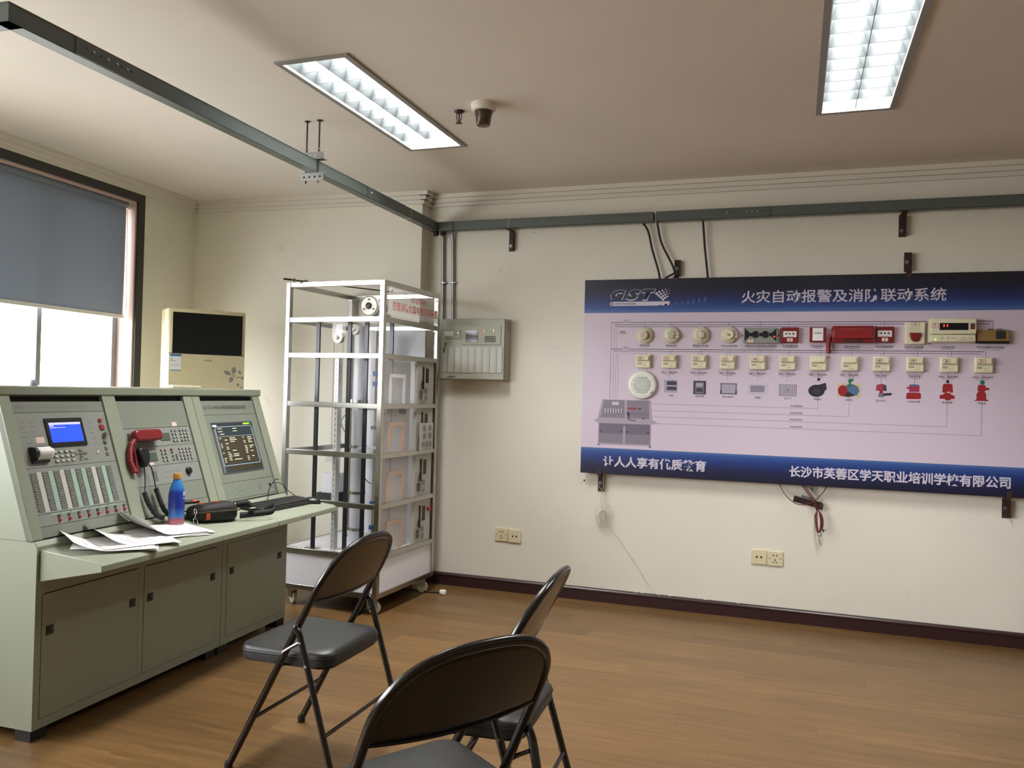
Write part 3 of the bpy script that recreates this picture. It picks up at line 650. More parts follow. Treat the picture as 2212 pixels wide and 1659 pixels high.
MB().lathe([(0.014, 0), (0.016, 0.008), (0.013, 0.02), (0.005, 0.024)], 16, (0.2, 0.26, 1.276)).build('top_knob', mat('grey_lilac_knob', (150, 146, 165), 0.5), CON, smooth=50)

def cw(s, t, z): return CON_M @ Vector((s, t, z))
CON_M = Matrix.Translation((-2.551, 2.205, 0)) @ Matrix.Rotation(R(91.965), 4, 'Z')
def sq(s, q, z): return SM @ Vector((s, q, z))
def on_console(name, label, cat, group=None):
    return thing(name, label, cat, (-2.551, 2.205, 0), R(91.965), group)
def coil(path, r, wire, turns, n=6, steps=10):
    P = [Vector(p) for p in path]; seg = [(P[i+1]-P[i]).length for i in range(len(P)-1)]; T = sum(seg); out = []
    def at(d):
        for i, s_ in enumerate(seg):
            if d <= s_ or i == len(seg)-1: return P[i]+(P[i+1]-P[i])*(d/s_), (P[i+1]-P[i]).normalized()
            d -= s_
    N = int(turns*steps)
    for k in range(N+1):
        p_, t_ = at(T*k/N*0.9999); u = t_.cross(Vector((0, 1, 0.01))).normalized(); v_ = t_.cross(u)
        a = 2*PI*k/steps; out.append(p_+r*(math.cos(a)*u+math.sin(a)*v_))
    return MB().tube(out, wire, n)
# red telephone handset with its cord, hanging on the panel
hs_ = on_console('telephone_handset', 'dark red telephone handset clipped to the console panel', 'telephone')
m = MB().prism(rrect(0.583, 0.746, 0.338, 0.389, 0.02, 6), 0.004, 0.04, lambda u, v, w: (u, v, w)).xf(SM); m.build('handset_body', REDP, hs_, bevel=0.008, seg=3)
coil([sq(0.585, 0.345, 0.02), sq(0.562, 0.325, 0.018), sq(0.548, 0.295, 0.016), sq(0.538, 0.25, 0.014), sq(0.55, 0.205, 0.014)], 0.010, 0.0036, 30).build('coiled_cord', REDP, hs_, smooth=60)
MB().tube([tuple(sq(0.56, 0.33, 0.022)), tuple(sq(0.57, 0.31, 0.02)), tuple(sq(0.572, 0.26, 0.016)), tuple(sq(0.56, 0.2, 0.016))], 0.006, 8).build('cord_end', REDP, hs_, smooth=60)
mic = on_console('microphone', 'black hand microphone hung beside the red handset with coiled cords', 'microphone')
m = MB().prism([(0.583, 0.3), (0.6, 0.309), (0.632, 0.309), (0.643, 0.296), (0.64, 0.262), (0.626, 0.236), (0.61, 0.222), (0.597, 0.225), (0.59, 0.25)], 0.004, 0.036, lambda u, v, w: (u, v, w)).xf(SM); m.build('microphone_body', BLACKP, mic, bevel=0.006, seg=3)
MB().tube([tuple(v) for v in catmull([sq(0.606, 0.225, 0.018), sq(0.598, 0.18, 0.016), sq(0.585, 0.14, 0.016), sq(0.572, 0.115, 0.016)], 5)], 0.0028, 7).build('cord', RUBBER, mic, smooth=60)
coil([sq(0.572, 0.115, 0.016), sq(0.576, 0.07, 0.018), sq(0.587, 0.03, 0.022), sq(0.6, 0.0, 0.03), sq(0.615, -0.012, 0.045)], 0.0085, 0.0031, 24).build('coiled_cord', RUBBER, mic, smooth=60)
MB().tube([tuple(v) for v in catmull([sq(0.625, 0.25, 0.02), sq(0.647, 0.215, 0.018), sq(0.648, 0.17, 0.016), sq(0.645, 0.125, 0.016)], 5)], 0.0028, 7).build('cord', RUBBER, mic, smooth=60)
coil([sq(0.645, 0.125, 0.016), sq(0.648, 0.08, 0.018), sq(0.652, 0.03, 0.022), sq(0.66, 0.0, 0.034), sq(0.655, -0.012, 0.05)], 0.0085, 0.0031, 24).build('coiled_cord', RUBBER, mic, smooth=60)

# ---- things on the desk (desk top slopes gently: z = 0.688 + 0.088 t)
def dz(t): return 0.688+0.088*t
# drinks bottle
bt = on_console('drink_bottle', 'blue drink bottle with an orange cap standing on the console desk', 'bottle')
bt.matrix_world = CON_M @ Matrix.Translation((0.655, -0.055, dz(-0.02)))
LB = ramp_mat('bottle_sleeve', [(0.0, (196, 205, 214)), (0.06, (190, 110, 110)), (0.14, (160, 90, 110)), (0.2, (60, 120, 190)), (0.4, (30, 50, 140)), (0.72, (32, 56, 150)), (0.8, (40, 110, 190)), (1.0, (48, 130, 205))], 0.25)
MB().lathe([(0.028, 0), (0.032, 0.004), (0.0335, 0.02), (0.0315, 0.05), (0.0335, 0.085), (0.034, 0.13), (0.030, 0.155), (0.022, 0.18), (0.0165, 0.19), (0.0155, 0.2)], 28).build('bottle_body', LB, bt, smooth=60)
MB().lathe([(0.0165, 0.2), (0.017, 0.203), (0.017, 0.221), (0.0155, 0.224)], 24).build('cap', mat('orange_cap', (196, 136, 62), 0.4), bt, smooth=50)
def wrap_text(body_, size, z0, ang, par, rad, m_, w_):
    o = text(body_, size, m_, par, fit=(w_, size))
    for v in o.data.vertices:
        a = ang+(v.co.x-w_/2)/rad; v.co = Vector((rad*math.cos(a), rad*math.sin(a), z0+v.co.y))
    return o
BWH = mat('bottle_white_print', (226, 228, 236), 0.4)
# the label faces the room
wrap_text('雅哈', 0.02, 0.128, R(-62), bt, 0.0346, BWH, 0.042); wrap_text('冰咖啡', 0.009, 0.114, R(-62), bt, 0.0346, BWH, 0.038)
# cord bag with strap
bag = on_console('shoulder_bag', 'small black bag with orange trim lying on the console desk', 'bag')
bag.matrix_world = CON_M @ Matrix.Translation((0.86, -0.088, dz(-0.088))) @ Matrix.Rotation(R(-28), 4, 'Z')
BAGM = mat('black_nylon', (26, 26, 26), 0.7, bump=0.3, bscale=500); ORG = mat('orange_trim', (172, 72, 34), 0.5); OLV = mat('olive_piping', (70, 64, 40), 0.6)
def bagf(u, v):
    a = 2*PI*u; ph = PI*(v-0.5); cx = math.copysign(abs(math.cos(a))**0.65, math.cos(a)); sy = math.copysign(abs(math.sin(a))**0.65, math.sin(a)); ch = max(0, math.cos(ph))**0.55
    wob = 1+0.05*math.sin(5*a)+0.04*math.sin(3*a+1)
    return (0.125*cx*ch*wob*(1-0.25*v), 0.07*sy*ch*wob, 0.041+0.041*math.copysign(abs(math.sin(ph))**0.6, math.sin(ph))*(1+0.15*math.cos(a+0.5)))
MB().grid(bagf, 28, 12).build('bag_body', BAGM, bag, smooth=70)
MB().tube([(x, y, z) for x, y, z in catmull([(-0.12, -0.05, 0.045), (-0.05, -0.073, 0.05), (0.03, -0.073, 0.05), (0.1, -0.055, 0.046), (0.125, -0.01, 0.042)], 5)], 0.003, 6).build('zip_piping', OLV, bag, smooth=60)
MB().prism(ell(0, 0, 0.02, 0.013), 0, 0.003, lambda u, v, w: (0.0+u, -0.02+v, 0.085+w)).build('orange_badge', ORG, bag)
MB().bx((-0.07, -0.03, 0.086), (0.026, 0.02, 0.006)).build('orange_tab', ORG, bag, bevel=0.002)
MB().bx((-0.055, -0.071, 0.03), (0.02, 0.008, 0.03)).build('orange_tab', ORG, bag, bevel=0.002)
MB().bx((-0.1, 0.02, 0.088), (0.075, 0.04, 0.012)).build('charger_case', BLACKP, bag, bevel=0.002)
MB().bx((-0.085, 0.003, 0.0955), (0.018, 0.006, 0.004)).build('red_light', REDL, bag, bevel=0.001)
sp = catmull([(0.1, -0.02, 0.05), (0.15, -0.03, 0.055), (0.2, -0.01, 0.02), (0.25, 0.01, 0.008), (0.285, -0.03, 0.03), (0.26, -0.06, 0.012), (0.18, -0.05, 0.006), (0.1, -0.06, 0.006)], 6)
m = MB(); N = len(sp)
m.add([tuple(p_+Vector((0, 0, dz_))) for p_ in sp for dz_ in (0, 0.028)], [(2*i, 2*i+1, 2*i+3, 2*i+2) for i in range(N-1)]); m.build('strap', BAGM, bag, solid=0.003, smooth=60)
MB().bx((0.17, -0.022, 0.05), (0.03, 0.022, 0.004), Matrix.Rotation(R(-12), 4, 'Z')).build('buckle', STEEL, bag, bevel=0.002)
MB().bx((0.215, 0.004, 0.036), (0.035, 0.006, 0.004), Matrix.Rotation(R(8), 4, 'Z')).build('buckle', STEEL, bag, bevel=0.001)
# keyring
kr = on_console('key_ring', 'chrome key ring with two rings standing against the black bag', 'key ring')
kr.matrix_world = CON_M @ Matrix.Translation((0.732, -0.095, dz(-0.095)))
CHR = mat('chrome', (225, 225, 225), 0.08, 1.0)
MB().tube([(0.012*math.cos(a*PI/10), 0.012*math.sin(a*PI/10)*0.5, 0.014+0.012*math.sin(a*PI/10)) for a in range(20)], 0.0022, 7, closed=True).build('ring', CHR, kr, smooth=60)
MB().tube([(0.0085*math.cos(a*PI/10), 0.002+0.0085*math.sin(a*PI/10)*0.3, 0.058+0.0085*math.sin(a*PI/10)) for a in range(20)], 0.0026, 7, closed=True).build('ring', CHR, kr, smooth=60)
MB().tube([(0, 0.004, 0.028), (0.002, 0.002, 0.038), (0, 0.002, 0.05)], [0.004, 0.0025, 0.0035], 8).build('clasp', CHR, kr, smooth=60)
# keyboard
kb = on_console('keyboard', 'black computer keyboard on the console desk beside the mouse', 'keyboard')
kb.matrix_world = CON_M @ Matrix.Translation((1.375, -0.095, dz(-0.095))) @ Matrix.Rotation(R(5), 4, 'X') @ Matrix.Rotation(R(-3), 4, 'Z')
MB().bb(-0.222, 0.222, -0.07, 0.07, 0.002, 0.02).build('keyboard_case', BLACKP, kb, bevel=0.004)
KC = mat('key_cap', (38, 38, 40), 0.45)
for j in range(5):
    mb = MB(); y = 0.05-j*0.0235
    for i in range(19):
        if j == 4 and 3 <= i <= 7: continue
        x = -0.21+i*0.0232; mb.bb(x-0.0095, x+0.0095, y-0.0095, y+0.0095, 0.02, 0.0245)
    if j == 4: mb.bb(-0.15, -0.038, y-0.0095, y+0.0095, 0.02, 0.0245)
    mb.build('key_row', KC, kb)
MB().bb(-0.02, 0.02, -0.067, -0.0645, 0.02, 0.0206).build('maker_mark', STEELD, kb)
MB().tube([tuple(v) for v in catmull([(0.0, 0.07, 0.012), (0.02, 0.085, 0.03), (0.04, 0.095, 0.075), (0.09, 0.102, 0.115), (0.118, 0.1, 0.112)], 6)], 0.0022, 6).build('cable', RUBBER, kb, smooth=60)
# mouse
ms = on_console('computer_mouse', 'black computer mouse near the far end of the console desk', 'mouse')
ms.matrix_world = CON_M @ Matrix.Translation((1.588, -0.155, dz(-0.155))) @ Matrix.Rotation(R(5), 4, 'X') @ Matrix.Rotation(R(-58), 4, 'Z')
MB().grid(lambda u, v: (0.054*(1-2*v) if False else 0.054*math.cos(PI*v), 0.031*math.sin(PI*v)**0.6*math.cos(2*PI*u)*1.0, max(0, 0.034*math.sin(PI*v)**0.7*(0.75+0.25*math.cos(PI*(v-0.35)))*max(0, math.sin(2*PI*u)))), 20, 14).build('mouse_body', BLACKP, ms, smooth=70)
MB().bx((0.028, 0, 0.026), (0.016, 0.005, 0.006)).build('scroll_wheel', KEYD, ms, bevel=0.002)
cbl = catmull([ms.matrix_world.inverted() @ (CON_M @ Vector(p_)) for p_ in ((1.555, -0.12, 0.69), (1.6, -0.06, 0.70), (1.6, 0.0, 0.735), (1.56, 0.02, 0.775), (1.51, 0.035, 0.776))], 7)
MB().tube([tuple(v) for v in cbl], 0.002, 6).build('cable', RUBBER, ms, smooth=60)
# papers
PRN = mat('faint_print', (160, 160, 172), 0.7); PRB = mat('blue_print', (90, 110, 190), 0.7)
random.seed(5)
def sheet(c, ang, lift, wid=0.21, hei=0.297, curl=(0, 0), lines=True, zoff=0.0):
    t = on_console('paper_sheet', 'printed white paper sheet in the loose fan of papers on the console desk', 'paper', 'loose papers on the console desk')
    t.matrix_world = CON_M @ Matrix.Translation((c[0], c[1], dz(c[1])+zoff)) @ Matrix.Rotation(R(5), 4, 'X') @ Matrix.Rotation(R(ang), 4, 'Z')
    def f(u, v):
        x, y = (u-0.5)*wid, (v-0.5)*hei
        return (x, y, 0.0015+lift*(0.5+0.5*math.sin(3*u+1.3))*0.5+curl[0]*max(0, v-0.55)**2+curl[1]*max(0, 0.45-v)**2)
    MB().grid(f, 8, 10).build('page', PAPER, t, smooth=80, solid=0.0004)
    if lines:
        m_ = MB(); b_ = MB()
        for k in range(13):
            if random.random() < 0.3: continue
            v = 0.12+0.06*k; u0 = random.uniform(0.12, 0.2); u1 = random.uniform(0.45, 0.88)
            (b_ if random.random() < 0.18 else m_).add([Vector(f(u, v_))+Vector((0, 0, 0.0006)) for v_ in (v, v+0.011) for u in (u0, (u0+u1)/2, u1)], [(0, 1, 4, 3), (1, 2, 5, 4)])
        if m_.v: m_.build('print', PRN, t)
        if b_.v: b_.build('print', PRB, t)
sheet((0.25, -0.118, 0), 40, 0.004, zoff=0.001)
sheet((0.33, -0.122, 0), 62, 0.006, zoff=0.003, curl=(0.25, 0))
sheet((0.2, -0.128, 0), 58, 0.008, zoff=0.005, curl=(0.2, 0))
sheet((0.29, -0.135, 0), 72, 0.01, zoff=0.007)
sheet((0.52, -0.11, 0), 66, 0.003, zoff=0.001, lines=False)
sheet((0.54, -0.12, 0), 76, 0.006, zoff=0.003, lines=False)
sheet((0.53, -0.1, 0), 70, 0.01, zoff=0.006, curl=(0.35, 0))
# cream remote lying on the console top
rm = on_console('remote_control', 'cream plastic remote control lying on top of the console', 'remote control')
MB().bb(1.02, 1.17, 0.285, 0.33, 1.276, 1.292).build('remote_body', CREAM, rm, bevel=0.004)
MB().bb(1.175, 1.235, 0.29, 0.33, 1.276, 1.29).build('battery_end', CREAM, rm, bevel=0.004)

# ================================================================ cabinet air conditioner across the corner
AC = thing('air_conditioner', 'cream floor-standing air conditioner with a black display in the room corner', 'air conditioner', (-3.622, 4.0, 0), math.atan2(0.785, 0.619))
ACM = mat('ac_cream_gloss', (222, 212, 172), 0.22, coat=0.3); ACW = 0.462
out_ = [(0.0, 0.0), (0.012, -0.006), (ACW-0.012, -0.006), (ACW, 0.0), (ACW+0.005, 0.03), (ACW-0.02, 0.16), (ACW-0.05, 0.2), (0.05, 0.2), (0.0, 0.185), (-0.012, 0.16), (-0.008, 0.03)]
MB().prism(out_, 0.0, 1.763, lambda u, v, w: (u, v, w)).build('body', ACM, AC, bevel=0.008, seg=3)
MB().bb(0.024, 0.442, -0.009, -0.005, 1.487, 1.739).build('display_window', mat('ac_black_glass', (14, 18, 22), 0.08), AC, bevel=0.001)
MB().bb(0.006, ACW-0.006, -0.0085, -0.005, 0.03, 1.4835).build('front_door', ACM, AC, bevel=0.002)
MB().bb(0.004, ACW-0.004, -0.0065, -0.004, 1.4832, 1.4868).build('panel_seam', DARKG, AC)
FM = frame_mtx((0, -0.0088, 0), (1, 0, 0), (0, 0, 1))
text('AUX', 0.02, INKG, AC, 'maker_lettering', FM @ Matrix.Translation((0.215, 1.442, 0)), fit=(0.044, 0.011), bold=0.001)
st = MB().bb(0.014, 0.078, -0.0094, -0.0085, 1.378, 1.48).build('energy_label', PAPER, AC)
LBB = mat('label_blue', (70, 118, 178), 0.5)
MB().bb(0.014, 0.078, -0.0098, -0.0094, 1.466, 1.48).bb(0.014, 0.078, -0.0098, -0.0094, 1.378, 1.383).build('label_blue_bands', LBB, st)
MB().bb(0.018, 0.074, -0.0098, -0.0094, 1.411, 1.413).bb(0.022, 0.026, -0.0098, -0.0094, 1.434, 1.456).bb(0.03, 0.044, -0.0098, -0.0094, 1.436, 1.439).build('label_print', INKG, st)
PET = mat('grey_flower_decal', (146, 142, 140), 0.5)
def petal(cx, cz, a, L, Wd):
    p_ = [(0, 0), (0.3*L, 0.42*Wd), (0.62*L, 0.5*Wd), (0.88*L, 0.2*Wd), (L, 0), (0.8*L, -0.3*Wd), (0.45*L, -0.5*Wd), (0.15*L, -0.25*Wd)]; ca, sa = math.cos(R(a)), math.sin(R(a))
    MB().prism([(cx+x*ca-y*sa, cz+x*sa+y*ca) for x, y in p_], -0.0092, -0.0086, lambda u, v, w: (u, w, v)).build('flower_decal', PET, AC)
for a_ in ((0.38, 1.362, 152, 0.054, 0.026), (0.392, 1.366, 82, 0.05, 0.03), (0.387, 1.352, 248, 0.042, 0.026), (0.393, 1.352, 60, 0.012, 0.018), (0.44, 1.366, 120, 0.03, 0.016), (0.436, 1.352, 200, 0.024, 0.008), (0.44, 1.352, 320, 0.024, 0.018), (0.42, 1.29, 70, 0.022, 0.018), (0.437, 1.282, 20, 0.014, 0.01)): petal(*a_)
MB().prism([(0.1, 0.05), (0.36, 0.05), (0.36, 0.15), (0.1, 0.15)], 1.763, 1.766, lambda u, v, w: (u, v, w)).build('top_plate', ACM, AC)
MB().tube([tuple(v) for v in catmull([(0.22, 0.06, 1.766), (0.27, 0.05, 1.77), (0.31, 0.06, 1.776), (0.36, 0.07, 1.768)], 5)], 0.003, 6).build('loose_wire', WHITEP, AC, smooth=60)

# ================================================================ elevator training rack (stainless frame on castors)
RK = thing('elevator_rack', 'stainless steel elevator training rack on castors with pulleys and clear panels', 'rack', (-2.214, 4.124, 0), -0.0462)
WA, WB, T = 0.679, 0.701, 0.03
def rb(name, m, a0, a1, b0, b1, z0, z1, par=RK, bevel=0): return box(name, m, par, -a1, -a0, b0, b1, z0, z1, bevel)
for a in (0, WA-T):
    for b in (0, WB-T): rb('post', STEEL, a, a+T, b, b+T, 0.1, 1.922, bevel=0.002)
LV = [1.908, 1.698, 1.487, 1.198, 0.912, 0.622, 0.33, 0.115]
for i, z in enumerate(LV):
    h = 0.015
    rb('rail', STEEL, T, WA-T, 0.001, T-0.001, z-h, z+h, bevel=0.002); rb('rail', STEEL, 0.001, T-0.001, T, WB-T, z-h, z+h, bevel=0.002)
    if i in (0, 1, 4, 6, 7):
        rb('rail', STEEL, T, WA-T, WB-T+0.001, WB-0.001, z-h, z+h, bevel=0.002); rb('rail', STEEL, WA-T+0.001, WA-0.001, T, WB-T, z-h, z+h, bevel=0.002)
WAC = mat('white_acrylic', (232, 231, 238), 0.3)
rb('lower_panel', WAC, T, WA-T, 0.01, 0.014, 0.13, 0.315); rb('lower_panel', WAC, 0.01, 0.014, T, WB-T, 0.13, 0.315)
rb('lower_panel', WAC, WA-0.014, WA-0.01, T, WB-T, 0.13, 0.315); rb('lower_panel', WAC, T, WA-T, WB-0.014, WB-0.01, 0.13, 0.315)
rb('base_shelf', WAC, 0.02, WA-0.02, 0.02, WB-0.02, 0.337, 0.343)
# castors
CST = mat('castor_wheel', (205, 205, 178), 0.5)
for a, b, an in ((0.06, 0.06, 15), (WA-0.06, 0.06, -30), (0.06, WB-0.06, 35), (WA-0.06, WB-0.06, 0)):
    c = MB().bb(-0.028, 0.028, -0.028, 0.028, 0.094, 0.1).bb(-0.03, 0.03, -0.018, -0.015, 0.04, 0.096).bb(-0.03, 0.03, 0.015, 0.018, 0.04, 0.096).build('castor', STEELD, RK, loc=(-a, b, 0), rot=(0, 0, R(an)))
    MB().lathe([(0.028, -0.012), (0.036, -0.009), (0.036, 0.009), (0.028, 0.012)], 20, (0.012, 0, 0.0365), 'y').build('wheel', CST, c, smooth=40)
# black guide rails, round trunk, perforated angle
GB = mat('black_guide_rail', (30, 33, 42), 0.35)
for a, b in ((0.475, 0.05), (0.292, 0.105), (0.19, 0.13), (0.062, 0.2), (0.5, 0.56)):
    rb('guide_rail', GB, a-0.012, a+0.012, b-0.006, b+0.006, 0.346, 1.69)
    rb('foot_plate', STEEL, a-0.045, a+0.045, b-0.025, b+0.025, 0.343, 0.347)
MB().lathe([(0.046, 0.343), (0.046, 1.68)], 28, (-0.352, 0.33, 0)).build('round_trunk', mat('grey_pvc', (205, 207, 214), 0.3), RK, smooth=40)
for z in (0.42, 0.645, 0.93, 1.21): MB().lathe([(0.049, z), (0.049, z+0.016)], 24, (-0.352, 0.33, 0)).bx((-0.40, 0.30, z+0.008), (0.03, 0.012, 0.022)).build('trunk_clamp', STEEL, RK, smooth=40)
ang = MB()
z = 0.345
ang.bb(-0.322, -0.32, 0.04, 0.075, 0.345, 1.472).bb(-0.345, -0.32, 0.04, 0.042, 0.345, 1.472); an_o = ang.build('perforated_angle', mat('white_steel_angle', (208, 212, 210), 0.4, 0.2), RK)
mb = MB()
for k in range(34): mb.bb(-0.336, -0.332, 0.0395, 0.0402, 0.36+k*0.0325, 0.374+k*0.0325)
mb.build('slots', KEYD, an_o)
rb('white_channel', WAC, 0.40, 0.46, 0.42, 0.43, 0.345, 1.68); rb('shaft_panel', mat('grey_shaft_panel', (186, 188, 194), 0.3), 0.05, 0.36, 0.6, 0.606, 0.345, 1.68)
rb('shaft_panel', WAC, 0.44, 0.60, 0.645, 0.65, 0.345, 1.68)
# top machinery: drive sheave and two pulleys
PUL = mat('pulley_white', (222, 220, 210), 0.4)
def pulley(a, b, z, r, w, name='pulley'):
    o = MB().lathe([(r*0.3, -w/2), (r, -w/2), (r, -w/4), (r*0.9, 0), (r, w/4), (r, w/2), (r*0.3, w/2)], 32, (-a, b, z), 'y').build(name, PUL, RK, smooth=35)
    MB().lathe([(r*0.32, 0), (r*0.32, w/2+0.006), (r*0.15, w/2+0.012)], 18, (-a, b, z), 'y').build('hub', SPK if r > 0.05 else STEEL, o, smooth=40)
    if r > 0.05:
        for k in range(3): MB().lathe([(0.006, 0), (0.006, w/2+0.004)], 10, (-a+0.6*r*math.cos(R(90+120*k)), b, z+0.6*r*math.sin(R(90+120*k))), 'y').build('lightening_hole', KEYD, o)
        MB().tube([(-a+0.92*r*math.cos(2*PI*k/40), b-w/2-0.001, z+0.92*r*math.sin(2*PI*k/40)) for k in range(40)], 0.003, 6, closed=True).build('rim_ring', KEYM2, o, smooth=60)
    return o
pulley(0.23, 0.22, 1.798, 0.063, 0.026, 'drive_sheave'); pulley(0.365, 0.1, 1.597, 0.032, 0.03); pulley(0.305, 0.18, 1.652, 0.032, 0.024)
MB().cyl((-0.23, 0.235, 1.798), (-0.23, 0.36, 1.798), 0.042, 20).bx((-0.23, 0.3, 1.745), (0.12, 0.13, 0.03)).build('drive_motor', mat('motor_grey', (150, 152, 150), 0.45), RK, smooth=40)
rb('machine_plate', ACRYL, 0.12, 0.45, 0.06, 0.42, 1.714, 1.722); rb('pulley_bracket', ACRYL, 0.33, 0.40, 0.08, 0.085, 1.6, 1.71); rb('pulley_bracket', ACRYL, 0.33, 0.40, 0.117, 0.121, 1.6, 1.71)
ROPE = mat('steel_rope', (140, 140, 138), 0.5, 0.5)
for a, b, z0, z1 in ((0.333, 0.1, 0.75, 1.6), (0.397, 0.1, 0.95, 1.6), (0.17, 0.22, 1.1, 1.8)): MB().cyl((-a, b, z0), (-a, b, z1), 0.0015, 6).build('rope', ROPE, RK, smooth=60)
# lift car, counterweight, sensor gear
car = rb('lift_car', ACRYL, 0.1, 0.28, 0.2, 0.42, 0.94, 1.17); rb('car_floor', WAC, 0.1, 0.28, 0.2, 0.42, 0.935, 0.942, car); rb('car_roof', STEELD, 0.1, 0.28, 0.2, 0.42, 1.168, 1.176, car)
rb('car_label', INKG, 0.145, 0.165, 0.198, 0.2, 1.055, 1.075, car); rb('car_label', INKG, 0.17, 0.19, 0.198, 0.2, 1.055, 1.075, car)
cwt = rb('counterweight', WAC, 0.5, 0.6, 0.3, 0.42, 0.64, 0.76); rb('counterweight_block', mat('black_block', (30, 31, 36), 0.5), 0.49, 0.62, 0.28, 0.42, 0.565, 0.64, cwt)
mb = MB()
for k in range(6): mb.bx((-0.44-0.018*k, 0.2+0.01*k, 0.86), (0.012, 0.012, 0.04)).bx((-0.44-0.018*k, 0.2, 0.88), (0.016, 0.03, 0.006))
mb.cyl((-0.47, 0.22, 0.6), (-0.47, 0.22, 0.88), 0.003, 8); mb.build('sensor_bracket', ACRYL, RK)
BLU = mat('blue_relay', (46, 82, 138), 0.4)
for z in (1.39, 1.328, 0.6, 0.455, 0.4):
    for a in (0.165, 0.21): MB().bx((-a, 0.28, z), (0.032, 0.03, 0.026)).build('blue_relay', BLU, RK, bevel=0.002)
rb('limit_switch', BLACKP, 0.385, 0.405, 0.25, 0.27, 1.15, 1.17); MB().cyl((-0.393, 0.26, 0.92), (-0.393, 0.26, 1.15), 0.006, 10).build('switch_rod', STEEL, RK, smooth=40)
rb('copper_contact', mat('copper_tan', (168, 116, 66), 0.4, 0.3), 0.405, 0.43, 0.2, 0.206, 1.06, 1.075)
for P_ in ([(-0.4, 0.3, 1.16), (-0.45, 0.28, 1.1), (-0.44, 0.29, 1.04), (-0.41, 0.3, 1.0)], [(-0.27, 0.26, 0.88), (-0.27, 0.24, 0.8), (-0.24, 0.25, 0.74), (-0.22, 0.27, 0.72)], [(-0.18, 0.26, 0.88), (-0.17, 0.24, 0.8), (-0.15, 0.25, 0.74)], [(-0.52, 0.5, 0.62), (-0.535, 0.48, 0.5), (-0.51, 0.46, 0.38), (-0.49, 0.44, 0.35)]):
    MB().tube([tuple(v) for v in catmull(P_, 6)], 0.003, 6).build('flat_cable', mat('grey_cable', (128, 130, 134), 0.6), RK, smooth=60)
# right-hand face: landing doors and call boxes floor by floor
WOODF = mat('orange_wood_frame', (196, 142, 82), 0.5); GRP = mat('grey_landing_panel', (168, 170, 176), 0.25); CBX = mat('call_box_plate', (176, 176, 168), 0.4)
for i, z0 in enumerate((0.345, 0.637, 0.927, 1.213)):
    top = z0+0.255
    rb('landing_panel', GRP, 0.05, 0.053, 0.045, 0.42, z0, top)
    fm = WOODF if i < 3 else WAC; f0 = z0+0.001; f1 = z0+0.176
    k_ = rb('door_frame', fm, 0.024, 0.036, 0.138, 0.154, f0, f1); rb('door_frame_jamb', fm, 0.024, 0.036, 0.298, 0.316, f0, f1, k_); rb('door_frame_head', fm, 0.0235, 0.0365, 0.138, 0.316, f1-0.022, f1, k_)
    rb('door_leaf', ACRYL, 0.028, 0.031, 0.155, 0.226, f0, f1-0.022, k_); rb('door_leaf', ACRYL, 0.032, 0.035, 0.228, 0.297, f0, f1-0.022, k_)
    rb('clear_sheet', ACRYL, 0.012, 0.015, 0.031, 0.43, z0, top+0.004)
    c = rb('call_box', CBX, 0.012, 0.03, 0.436, 0.655, z0, top+0.004)
    rb('floor_display', BLACKP, 0.0105, 0.012, 0.548, 0.586, z0+0.13, z0+0.222, c)
    rb('terminal_strip', BLACKP, 0.004, 0.012, 0.505, 0.516, z0+0.09, z0+0.23, c)
    for k in range(2): rb('call_button', STEELD, 0.009, 0.012, 0.54, 0.572, z0+0.02+0.045*k, z0+0.05+0.045*k, c)
    for k in range(3):
        P_ = [(-0.006, 0.51, z0+0.2-k*0.04), (0.002, 0.49-0.01*k, z0+0.17-k*0.03), (-0.004, 0.475, z0+0.11-k*0.02), (-0.008, 0.49, z0+0.05)]
        MB().tube([tuple(v) for v in catmull(P_, 5)], 0.0018, 5).build('wire', RUBBER, c, smooth=60)
    rb('relay', KEYD, 0.004, 0.012, 0.468, 0.5, z0+0.03, z0+0.08, c)
    if i == 0: MB().lathe([(0.014, 0), (0.014, 0.02)], 14, ax='x').xf(Matrix.Translation((-0.012, 0.62, z0+0.2))).build('red_stop_button', REDB, c, smooth=40)
# control keypad on the second landing from the top
c = rb('control_keypad', mat('keypad_aluminium', (188, 188, 184), 0.35, 0.4), -0.012, -0.002, 0.455, 0.625, 0.918, 1.092, bevel=0.002)
for y, z in ((0.5, 1.06), (0.575, 1.06), (0.5, 1.01), (0.575, 1.01), (0.488, 0.96), (0.535, 0.96), (0.582, 0.96)): rb('keypad_button', KEYM2, -0.016, -0.012, y-0.016, y+0.016, z-0.016, z+0.016, c, bevel=0.002)
text('ELEVATOR', 0.01, INK, c, 'lettering', frame_mtx((0.0123, 0.5, 0.925), (0, 1, 0), (0, 0, 1)), fit=(0.09, 0.009))
MB().lathe([(0.018, 0), (0.018, 0.04)], 18, ax='y').xf(Matrix.Translation((-0.04, 0.33, 1.165))).build('door_motor', BLACKP, RK, smooth=40)
rb('door_beam', STEEL, 0.03, 0.04, 0.1, 0.33, 1.15, 1.156)
